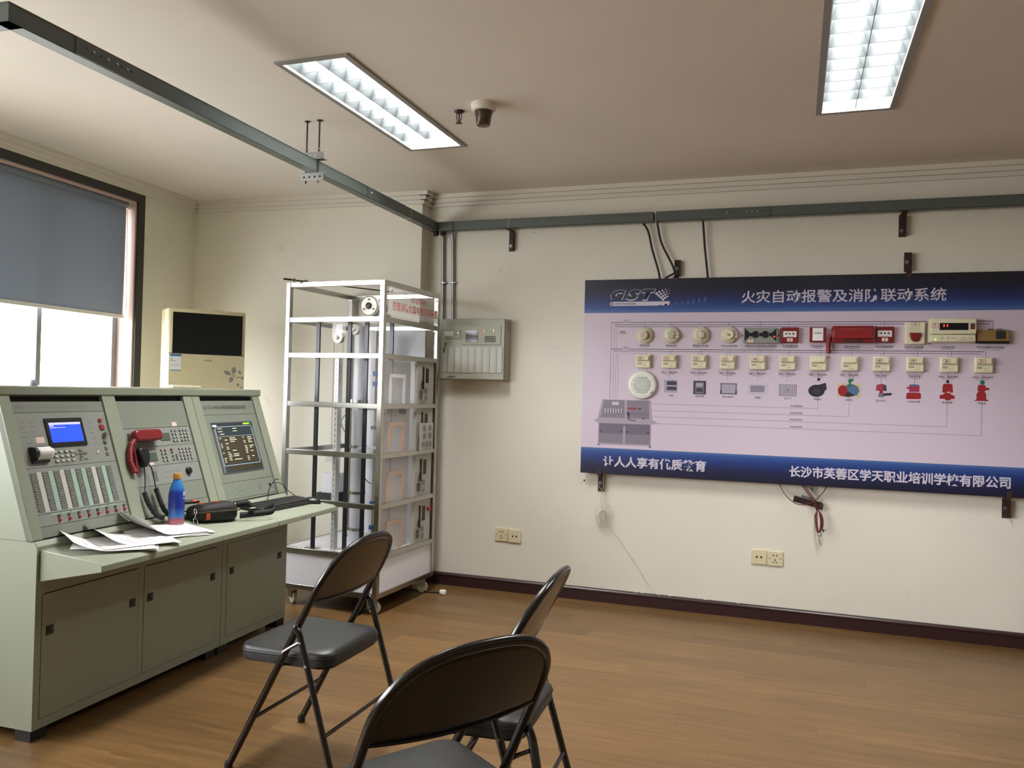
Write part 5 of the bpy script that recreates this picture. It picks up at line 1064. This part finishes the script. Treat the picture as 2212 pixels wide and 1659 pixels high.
def callpoint(name, label, x, z, num):
    d = dev(name, label, 'call point', x, z, 'red call points on the display board')
    MB().bb(-0.0475, 0.0475, -0.032, 0, -0.0445, 0.0445).build('housing', REDP, d, bevel=0.004)
    MB().bb(-0.036, 0.036, -0.0335, -0.032, -0.012, 0.022).build('glass_plate', WHITEP, d)
    mb = MB().prism(ell(0, 0.007, 0.0052, n=14), -0.0342, -0.0335, lambda u, v, w: (u, w, v))
    for s_ in (-1, 1):
        mb.prism([(s_*0.026, 0.0105), (s_*0.026, 0.0035), (s_*0.018, 0.0035), (s_*0.018, 0.001), (s_*0.011, 0.007), (s_*0.018, 0.013), (s_*0.018, 0.0105)], -0.0342, -0.0335, lambda u, v, w: (u, w, v))
    mb.build('arrow_marks', INK, d); MB().bb(-0.02, 0.02, -0.0342, -0.0335, -0.0095, -0.007).bb(-0.016, -0.004, -0.0342, -0.0335, 0.0155, 0.018).bb(0.012, 0.022, -0.0342, -0.0335, 0.0155, 0.018).build('plate_print', INKG, d)
    sticker(d, 0.001, -0.028, 0.034, 0.022, -0.033, num); return d
callpoint('manual_call_point', 'red manual call point with sticker number 6 beside the beam detector', -0.0315, 1.6685, '6')
callpoint('hydrant_call_point', 'red hydrant call point between the red telephone and the strobe sounder', 0.467, 1.672, '1')
d = dev('telephone_jack', 'small red box with a white front label beside the red telephone', 'telephone jack', 0.1195, 1.671)
MB().bb(-0.0445, 0.0445, -0.03, 0, -0.043, 0.043).build('housing', REDP, d, bevel=0.003); MB().bb(-0.0285, 0.0285, -0.0325, -0.03, -0.034, 0.038).build('front_label', PAPER, d); MB().bb(-0.017, 0.017, -0.033, -0.0325, 0.011, 0.0135).bb(-0.023, 0.023, -0.033, -0.0325, 0.005, 0.0085).build('label_print', INKG, d)
d = dev('wall_telephone', 'dark red fire telephone mounted on the display board with its cord hanging', 'telephone', 0.3, 1.672)
MB().prism([(-0.104, -0.047), (0.111, -0.047), (0.111, 0.048), (-0.1, 0.048), (-0.113, 0.03)], -0.05, 0, lambda u, v, w: (u, w, v)).build('housing', REDP, d, bevel=0.005)
MB().bb(-0.1, 0.111, -0.062, -0.05, -0.026, 0.034).build('handset', mat('red_handset', (136, 30, 32), 0.35), d, bevel=0.006); MB().bb(-0.045, 0.05, -0.056, -0.048, -0.045, -0.028).build('finger_recess', mat('red_dark', (70, 16, 18), 0.5), d, bevel=0.003)
coil([(-0.112, -0.03, 0.0), (-0.122, -0.028, -0.03), (-0.124, -0.026, -0.07), (-0.12, -0.024, -0.105)], 0.009, 0.0042, 22).build('coiled_cord', REDP, d, smooth=60)
d = dev('strobe_sounder', 'cream strobe sounder with a red half-round lens', 'sounder', 0.6185, 1.68)
MB().bb(-0.0495, 0.0495, -0.035, 0, -0.061, 0.061).build('housing', CREAM, d, bevel=0.005)
MB().prism([(-0.03, 0.002), (0.03, 0.002)]+[(0.03*math.cos(R(-a)), 0.002-0.05*math.sin(R(a))) for a in range(15, 180, 15)], -0.05, -0.035, lambda u, v, w: (u, w, v)).build('red_lens', REDP, d, bevel=0.006, seg=3)
mb = MB()
for k in range(6): mb.bb(-0.026, 0.026, -0.0358, -0.035, 0.01+k*0.006, 0.012+k*0.006)
mb.build('sound_slots', mat('cream_shadow', (196, 190, 158), 0.5), d); sticker(d, -0.0, 0.05, 0.04, 0.018, -0.0356, '8')
d = dev('repeater_display', 'wide cream repeater panel with a black window and red digits', 'display panel', 0.802, 1.695)
MB().bb(-0.119, 0.111, -0.03, 0, -0.066, 0.063).build('back_plate', IVORY, d, bevel=0.004)
MB().bb(-0.111, 0.111, -0.055, -0.03, -0.022, 0.063).build('upper_housing', CREAM, d, bevel=0.006); MB().bb(-0.109, 0.109, -0.046, -0.03, -0.062, -0.024).build('lower_housing', CREAM, d, bevel=0.004)
MB().bb(-0.067, 0.07, -0.0568, -0.055, 0.0, 0.038).build('window', mat('display_window', (22, 22, 26), 0.1), d)
for x in (-0.046, -0.03): MB().bx((x, -0.0572, 0.024), (0.005, 0.001, 0.013), Matrix.Identity(4)).build('red_digit', REDL, d)
MB().bb(0.08, 0.101, -0.059, -0.055, 0.004, 0.036).build('rocker_switch', mat('brown_rocker', (96, 56, 46), 0.4), d, bevel=0.002)
disc(d, 'green_lamp', [(0.004, 0.046), (0.003, 0.0475)], GRNL, (-0.085, 0, -0.05), 10)
for x in (-0.054, -0.023): disc(d, 'lamp', [(0.003, 0.046), (0.002, 0.047)], KEYM2, (x, 0, -0.05), 10)
mb = MB()
for x0, x1, z in ((0.025, 0.098, -0.054), (0.04, 0.06, -0.044), (0.07, 0.095, -0.044), (-0.06, -0.045, -0.042), (-0.03, -0.015, -0.042), (-0.008, 0.018, -0.046)): mb.bb(x0, x1, -0.0466, -0.046, z, z+0.003)
mb.build('panel_print', INKG, d); sticker(d, -0.09, 0.024, 0.036, 0.026, -0.0558, '7')
d = dev('gas_detector', 'brown flat box detector with a dark square window and black lower edge', 'detector', 0.996, 1.661)
BRN = mat('brown_detector', (142, 112, 66), 0.4); MB().bb(-0.077, 0.077, -0.03, 0, -0.024, 0.036).build('housing', BRN, d, bevel=0.004); MB().bb(-0.077, 0.077, -0.028, 0, -0.036, -0.0245).build('lower_edge', BLACKP, d, bevel=0.003); MB().bb(0.012, 0.058, -0.0312, -0.03, -0.012, 0.031).build('window', mat('detector_window', (44, 46, 48), 0.2), d)
for x in (-0.02, -0.006, 0.025, 0.04): disc(d, 'terminal', [(0.004, 0.008), (0.004, 0.02)], KEYD, (x, 0, 0.041), 8)
# cream interface modules with handwritten stickers
def module(x, num, label):
    d = dev('interface_module', label, 'module', x, 1.509, 'cream interface modules in a row on the display board')
    MB().bb(-0.0445, 0.0445, -0.026, 0, -0.0415, 0.0415).build('housing', CREAM, d, bevel=0.006, seg=2)
    MB().prism([(0.026, 0.03), (0.036, 0.034), (0.038, 0.02), (0.038, 0.004), (0.026, 0.004)], -0.035, 0.035, lambda u, v, w: (w, -u, v)).build('front_hood', CREAM, d, bevel=0.003)
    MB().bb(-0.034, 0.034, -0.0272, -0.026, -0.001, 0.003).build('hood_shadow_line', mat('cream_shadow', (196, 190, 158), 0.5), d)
    MB().bb(-0.034, -0.008, -0.0266, -0.026, -0.013, -0.01).bb(-0.033, -0.006, -0.0266, -0.026, -0.019, -0.015).bb(0.0, 0.008, -0.0266, -0.026, -0.029, -0.0265).bb(0.012, 0.02, -0.0266, -0.026, -0.029, -0.0265).build('module_print', INKG, d)
    for k, xx in enumerate((0.003, 0.014)): disc(d, 'indicator', [(0.0018, 0.026), (0.0016, 0.0272)], REDL if (num is None and label.find('red lamp') > 0 and k) else KEYD, (xx, 0, -0.018), 8)
    if num: sticker(d, -0.0155, 0.018, 0.038, 0.025, -0.0388, num)
PICS = ['round loudspeaker', 'printed light switch', 'printed elevator', 'printed roller shutter', 'printed air grille', 'printed square diffuser', 'printed black blower', 'printed duct fan', 'printed pressure switch', 'printed flow indicator', 'printed broad red pump', 'printed tall red pump']
for x, n_, pc in zip(mods, ['10', '11', '12', '13', '14', '15', None, None, '18', '19', '20', '21'], PICS):
    lab = 'cream interface module with sticker %s above the %s' % (n_, pc) if n_ else ('cream module without sticker, its red lamp lit, above the printed duct fan' if x > 0.2 else 'cream module without sticker above the printed black blower')
    module(x, n_, lab)
# round loudspeaker
d = dev('ceiling_speaker', 'white round loudspeaker with a perforated grille on the display board', 'loudspeaker', -0.878, 1.364)
SPW = mat('speaker_white', (226, 230, 220), 0.4)
disc(d, 'rim', [(0.087, 0), (0.087, 0.014), (0.082, 0.024), (0.066, 0.028), (0.062, 0.026)], SPW, n=44); disc(d, 'grille', [(0.063, 0.02), (0.06, 0.027), (0.02, 0.03)], SPW, n=36)
mb = MB(); p_ = 0.0104
for j in range(-6, 7):
    for i in range(-7, 8):
        x, z = (i+0.5*(j % 2))*p_, j*p_*0.87
        r_ = math.hypot(x, z)
        if r_ < 0.055: mb.prism(ell(x, z, 0.0031, n=7), -0.0305-0.0002, -0.026, lambda u, v, w: (u, w, v))
mb.build('grille_holes', mat('grille_hole', (140, 146, 138), 0.6), d)
MB().bx((0.062, -0.0262, -0.045), (0.02, 0.002, 0.007), Matrix.Translation((0.062, 0, -0.045)) @ Matrix.Rotation(R(-40), 4, 'Y') @ Matrix.Translation((-0.062, 0, 0.045))).build('maker_mark', INKG, d)

# ================================================================ brackets, cables and sockets on the board wall
def bracket(label, x, z0, z1, arm=None, tail=None):
    t = thing('angle_bracket', label, 'bracket', group='dark red angle brackets on the board wall')
    m = MB().bb(x-0.0185, x+0.0185, YB-0.0045, YB, z0, z1).bb(x+0.014, x+0.0185, YB-0.032, YB-0.004, z0+0.004, z1-0.006)
    m.build('wall_leg', RUST, t)
    if arm: MB().bb(x-0.012, x+0.0185, arm[0], YB, arm[1], arm[1]+0.0045).build('arm', RUST, t)
    if tail: MB().bb(x-0.012, x+0.014, BF-0.006, BF-0.002, tail[0], tail[1]).bb(x-0.012, x+0.014, BF-0.006, YB, tail[2], tail[2]+0.004).build('clip', RUST, t)
    zc = z0+0.035 if arm else (z0+z1)/2
    MB().lathe([(0.011, 0), (0.011, 0.002), (0.007, 0.002), (0.007, 0.008)], 12, (x-0.004, YB-0.0045, zc), 'y').build('bolt', STEELD, t)
    return t
bracket('dark red angle bracket under the cable tray near the conduits', -1.772, 2.222, 2.352, arm=(4.925, 2.3515))
bracket('dark red angle bracket under the cable tray at the plain far stretch', 0.554, 2.228, 2.352, arm=(4.925, 2.3515))
bracket('dark red angle bracket on top of the board with black cables beside it', -0.692, 2.03, 2.135, tail=(2.0, 2.022, 2.018))
bracket('dark red angle bracket on top of the board below the tray bracket', 0.585, 2.03, 2.14, tail=(1.99, 2.022, 2.018))
bracket('dark red angle bracket below the board holding the white wire coil', -1.137, 0.69, 0.795, tail=(0.8, 0.832, 0.797))
bracket('dark red angle bracket below the board with nothing hung on it', 1.09, 0.69, 0.795, tail=(0.8, 0.84, 0.797))
t = thing('angle_bracket', 'tilted dark red angle bracket under the board holding the red wires', 'bracket', group='dark red angle brackets on the board wall')
_t = Matrix.Translation((0.085, 0, 0.707)) @ Matrix.Rotation(R(12), 4, 'Y')
MB().bb(-0.078, 0.078, YB-0.0045, YB, -0.018, 0.018, _t).bb(-0.078, 0.078, YB-0.03, YB-0.004, 0.0135, 0.018, _t).build('wall_leg', RUST, t); MB().bb(-0.04, 0.02, YB-0.034, YB-0.005, 0.018, 0.032, _t).build('clip', STEELD, t)
MB().bb(0.05, 0.085, YB-0.04, YB-0.004, -0.02, 0.012, _t).build('end_lug', RUST, t)
# black cables from the tray to the board
def cable(label, P_, r_=0.0065):
    o = MB().tube([tuple(v) for v in catmull(P_, 8)], r_, 9).build('black_cable', RUBBER, None, smooth=60); return tag(o, label, 'cable', 'black cables between tray and board')
cable('black cable curving from the tray to the board corner nearest the conduits', [(-0.935, 4.965, 2.37), (-0.905, 4.985, 2.362), (-0.872, 4.995, 2.31), (-0.845, 4.997, 2.2), (-0.805, 4.997, 2.07), (-0.79, 4.99, 2.0)])
cable('black cable bending from the tray onto the bracket above the board', [(-0.812, 4.96, 2.375), (-0.812, 4.985, 2.34), (-0.79, 4.994, 2.24), (-0.74, 4.994, 2.14), (-0.713, 4.99, 2.085), (-0.705, 4.985, 2.05), (-0.73, 4.985, 2.035), (-0.755, 4.988, 2.02), (-0.765, 4.99, 1.99)])
cable('black cable hanging straight from the tray to the board beyond the bracket', [(-0.54, 4.965, 2.38), (-0.54, 4.99, 2.34), (-0.528, 4.996, 2.2), (-0.51, 4.996, 2.05), (-0.505, 4.99, 2.0)])
# coil of white wire
wc = thing('wire_coil', 'small tangle of thin white wire hanging below the board', 'wire')
WWH = mat('white_wire', (196, 192, 178), 0.5); Yw = YB-0.03
def wire(par, P_, m_, r_=0.0016, name='wire'): MB().tube([tuple(v) for v in catmull(P_, 6)], r_, 6).build(name, m_, par, smooth=60)
wire(wc, [(-1.16, Yw-0.02, 0.8), (-1.15, Yw-0.01, 0.74), (-1.12, Yw, 0.69), (-1.128, Yw, 0.64), (-1.118, Yw, 0.585)], WWH); wire(wc, [(-1.11, Yw-0.02, 0.8), (-1.113, Yw-0.01, 0.72), (-1.122, Yw, 0.69), (-1.113, Yw, 0.65), (-1.117, Yw, 0.585)], WWH)
random.seed(3)
for k in range(7):
    a = -1.14+0.01*k; w_ = random.uniform(0.006, 0.016)
    wire(wc, [(-1.115, Yw, 0.58), (a-w_, Yw+0.004*(k % 3), 0.54), (a-w_*1.1, Yw, 0.49-0.006*(k % 3)), (a, Yw-0.006, 0.478-0.008*(k % 2)), (a+w_, Yw, 0.5), (a+w_*0.7, Yw+0.003, 0.55), (-1.112, Yw, 0.578)], WWH)
wire(wc, [(-1.118, Yw, 0.59), (-1.145, Yw, 0.598), (-1.162, Yw, 0.57), (-1.16, Yw, 0.52), (-1.15, Yw, 0.49)], WWH); wire(wc, [(-1.11, Yw, 0.575), (-1.08, Yw, 0.61), (-1.07, Yw, 0.603), (-1.085, Yw, 0.58), (-1.055, Yw, 0.565), (-1.05, Yw, 0.55), (-1.07, Yw, 0.54), (-1.1, Yw, 0.56)], WWH)
wire(wc, [(-1.085, Yw, 0.485), (-1.03, YB-0.006, 0.42), (-0.96, YB-0.004, 0.33), (-0.88, YB-0.004, 0.22), (-0.83, YB-0.006, 0.15), (-0.78, YB-0.021, 0.095), (-0.745, YB-0.022, 0.075)], WWH, 0.0013, 'loose_end')
# bundle of red wires
rw = thing('red_wire_bundle', 'tied bundle of dark red twisted wires hanging below the board', 'wire')
RW = mat('red_wire', (96, 30, 30), 0.5); GW = mat('green_wire', (34, 70, 48), 0.5); Yr = YB-0.045
wire(rw, [(-0.075, Yr+0.02, 0.81), (-0.04, Yr, 0.75), (0.01, Yr-0.005, 0.705), (0.06, Yr-0.008, 0.695), (0.12, Yr-0.006, 0.72), (0.165, Yr, 0.77), (0.19, Yr+0.02, 0.81)], RW, 0.0024)
for dx in (-0.008, 0, 0.008): wire(rw, [(0.05+dx, Yr+0.02, 0.815), (0.085+dx, Yr, 0.77), (0.12+dx, Yr-0.004, 0.72), (0.14+dx*0.5, Yr-0.008, 0.665)], RW, 0.0024)
for k in range(6):
    s_ = random.uniform(0.008, 0.02); c_ = 0.143+0.002*k
    wire(rw, [(0.138, Yr-0.008, 0.67), (c_-s_, Yr-0.01, 0.63), (c_-s_*0.6, Yr-0.012, 0.57), (c_, Yr-0.014, 0.545), (c_+s_, Yr-0.012, 0.58), (c_+s_*0.8, Yr-0.01, 0.63), (0.145, Yr-0.008, 0.67)], RW, 0.0022)
MB().tube([(0.152+0.01*math.cos(k*PI/9), Yr-0.014, 0.535+0.011*math.sin(k*PI/9)) for k in range(18)], 0.0022, 6, closed=True).build('loop', RW, rw, smooth=60)
wire(rw, [(0.15, Yr-0.012, 0.522), (0.148, Yr-0.01, 0.505), (0.158, Yr-0.008, 0.485), (0.164, Yr-0.006, 0.47)], SPK, 0.0015)
wire(rw, [(0.16, Yr-0.012, 0.58), (0.172, Yr-0.01, 0.562), (0.188, Yr-0.008, 0.558)], GW, 0.002); MB().bx((0.172, Yr-0.01, 0.556), (0.009, 0.006, 0.016), None).build('green_plug', GW, rw)
for x in (0.108, 0.115): MB().cyl((x, Yr+0.02, 0.775), (x, Yr+0.02, 0.815), 0.0022, 6).build('wire_end', GW, rw)
# wall sockets
SOC = mat('socket_cream', (218, 210, 174), 0.35)
def socket(label, x, z, kind):
    t = thing('wall_socket', label, 'socket', (x, YB, z), 0, 'cream wall sockets')
    MB().bb(-0.0445, 0.0445, -0.01, 0, -0.0435, 0.0435).build('plate', SOC, t, bevel=0.004)
    mb = MB()
    if kind == 2:
        for s_ in (-0.0125, 0.0125): mb.prism(ell(s_, 0, 0.006, n=10), -0.0106, -0.01, lambda u, v, w: (u, w, v))
    else:
        for x_, z_ in ((-0.009, 0.019), (0.009, 0.019), (0, -0.008)): mb.bb(x_-0.003, x_+0.003, -0.0106, -0.01, z_-0.0045, z_+0.0045)
        for s_ in (-1, 1): mb.bb(s_*0.008-0.0045, s_*0.008+0.0045, -0.0106, -0.01, -0.024, -0.0195); mb.prism(ell(s_*0.031, 0.0, 0.003, n=8), -0.0106, -0.01, lambda u, v, w: (u, w, v))
    mb.build('pin_holes', DARKG, t)
socket('cream five-pin wall socket at the end nearest the elevator rack', -1.79, 0.366, 5); socket('cream two-pin wall plate beside the socket nearest the rack', -1.699, 0.362, 2)
socket('cream two-pin wall plate below the red wire bundle', -0.176, 0.366, 2); socket('cream five-pin wall socket below the red wire bundle', -0.086, 0.364, 5)
# drilled holes and a few crumbs of filler along the skirting
mb = MB()
for x, z, r_ in ((-1.245, 0.752, 0.006), (-1.26, 0.735, 0.0025), (-1.236, 0.738, 0.0025), (-1.235, 0.782, 0.002), (-1.62, 2.34, 0.003)): mb.prism(ell(x, z, r_, n=8), YB-0.0006, YB, lambda u, v, w: (u, w, v))
stuff(tag(mb.build('drill_holes', DARKG, None), 'scattered small drill holes in the white wall beside the board', 'holes'))
mb = MB()
for x in (-0.86, -0.69, -0.48, -0.29, -0.9): mb.bx((x, YB-0.008, 0.0845), (0.016, 0.008, 0.005), None)
stuff(tag(mb.build('filler_crumbs', WHITEP, None), 'white filler crumbs along the top of the dark skirting', 'crumbs'))

# ================================================================ folding chairs
def u_at(z): return 0.217-0.517*z
def z_top(v, zs=0.62, zt=0.785, vw=0.216, p=2.6): return zs+(zt-zs)*max(0, 1-abs(v/vw)**p)**(1/p)
def make_chair(label):
    c = thing('folding_chair', label, 'chair', (0, 0, 0), 0, 'black metal folding chairs')
    side = [(u_at(z), 0.216, z) for z in (0.016, 0.2, 0.4, 0.5, 0.58)]
    arc = []
    for k in range(0, 41):
        a = PI*k/40; cs, sn = math.cos(a), math.sin(a)
        v = 0.216*math.copysign(abs(cs)**(2/2.6), cs); z = 0.62+0.165*abs(sn)**(2/2.6); arc.append((u_at(z)-0.006*sn, v, z))
    path = side+arc+[(x, -y, z) for x, y, z in reversed(side)]
    MB().tube(path, 0.0118, 10).build('frame', CHAIRM, c, smooth=50)
    # pressed backrest sheet, slightly hollow, wrapped round the tube
    def f(u, v):
        y = (2*u-1)*0.2135; zt_ = z_top(y)-0.002; zb = 0.598-0.012*(1-(y/0.2135)**2); z = zb+(zt_-zb)*v
        return (u_at(z)-0.007-0.02*(1-(y/0.2135)**2)*(1-0.6*v), y, z)
    MB().grid(f, 24, 10).build('backrest', CHAIRM, c, smooth=60, solid=0.003)
    bt_ = [f(i/24, 0) for i in range(25)]; MB().tube([(x, y, z) for x, y, z in bt_], 0.0042, 6).build('backrest_lower_edge', CHAIRM, c, smooth=50)
    MB().tube([(x-0.004, y, z+0.004) for x, y, z in arc], 0.0098, 8).build('backrest_rolled_edge', CHAIRM, c, smooth=50)
    # padded seat
    outl = rrect(-0.148, 0.208, -0.197, 0.197, 0.055, 6)
    def tap(p_): return (p_[0], p_[1]*(0.93+0.07*(p_[0]+0.15)/0.36))
    o_ = [tap(p_) for p_ in outl]; n = len(o_); m = MB()
    rings = [(1.0, 0.376), (1.0, 0.405), (0.985, 0.414), (0.95, 0.419), (0.8, 0.424), (0.4, 0.427)]
    vs = [((0.03+(x-0.03)*s_), y*s_, z) for s_, z in rings for x, y in o_]; fs = []
    for k in range(len(rings)-1): fs += [(k*n+i, k*n+(i+1) % n, (k+1)*n+(i+1) % n, (k+1)*n+i) for i in range(n)]
    fs += [tuple(range(n))[::-1], tuple(range((len(rings)-1)*n, len(rings)*n))]; m.add(vs, fs)
    seat = m.build('seat', VINYL, c, smooth=55)
    MB().tube([(x*1.0, y*1.0, 0.4) for x, y in o_], 0.0035, 6, closed=True).build('seat_piping', VINYL, seat, smooth=60)
    MB().prism([(0.03+(x-0.03)*0.96, y*0.96) for x, y in o_], 0.366, 0.377, lambda u, v, w: (u, v, w)).build('seat_pan', CHAIRM, seat)
    for s_ in (-1, 1):
        y = s_*0.2365
        MB().tube([tuple(v) for v in catmull([(-0.052, y, 0.512), (-0.066, y, 0.495), (-0.078, y, 0.46), (-0.1, y, 0.39), (-0.155, y, 0.21), (-0.214, y, 0.016)], 5)], 0.0108, 10).build('leg', CHAIRM, c, smooth=50)
        MB().lathe([(0.0105, 0), (0.0105, 0.004), (0.007, 0.011)], 10, (-0.052, y, 0.512)).build('leg_cap', CHAIRM, c, smooth=50)
        MB().tube([(0.0, s_*0.228, 0.425), (-0.03, s_*0.228, 0.445), (-0.072, s_*0.228, 0.47)], 0.006, 6).build('link_arm', CHAIRM, c, smooth=50)
        for x, z in ((-0.074, 0.469), (0.002, 0.424), (-0.098, 0.396)): MB().lathe([(0.005, -0.0), (0.004, 0.004)], 8, (x, s_*0.247 if x < -0.01 else s_*0.228, z), 'y').build('rivet', STEEL, c)
        for x, yy in ((u_at(0.012), s_*0.216), (-0.2165, y)): MB().lathe([(0.013, 0), (0.0145, 0.004), (0.0135, 0.026)], 12, (x, yy, 0)).build('foot_cap', RUBBER, c, smooth=50)
    MB().cyl((u_at(0.185), -0.216, 0.185), (u_at(0.185), 0.216, 0.185), 0.0068, 8).build('stretcher', CHAIRM, c, smooth=50)
    MB().cyl((-0.166, -0.2365, 0.176), (-0.166, 0.2365, 0.176), 0.0068, 8).build('stretcher', CHAIRM, c, smooth=50)
    MB().cyl((u_at(0.372), -0.216, 0.369), (u_at(0.372), 0.216, 0.369), 0.005, 8).build('seat_pivot', CHAIRM, c, smooth=50)
    return c
ch1 = make_chair('black metal folding chair pulled up to the console desk'); ch1.location = (-1.57, 2.522, 0); ch1.rotation_euler.z = PI
bpy.context.view_layer.update()
ch2 = copy_tree(ch1); ch2.location = (-0.815, 2.239, 0); ch2.rotation_euler.z = R(182.6); ch2['label'] = 'black metal folding chair partly hidden behind another chair back'
ch3 = copy_tree(ch1); ch3.location = (-0.745, 1.658, 0); ch3.rotation_euler.z = R(147.0); ch3['label'] = 'black metal folding chair turned aslant with its broad back hiding another chair'
bpy.data.objects.remove(_to); bpy.data.curves.remove(_tc)
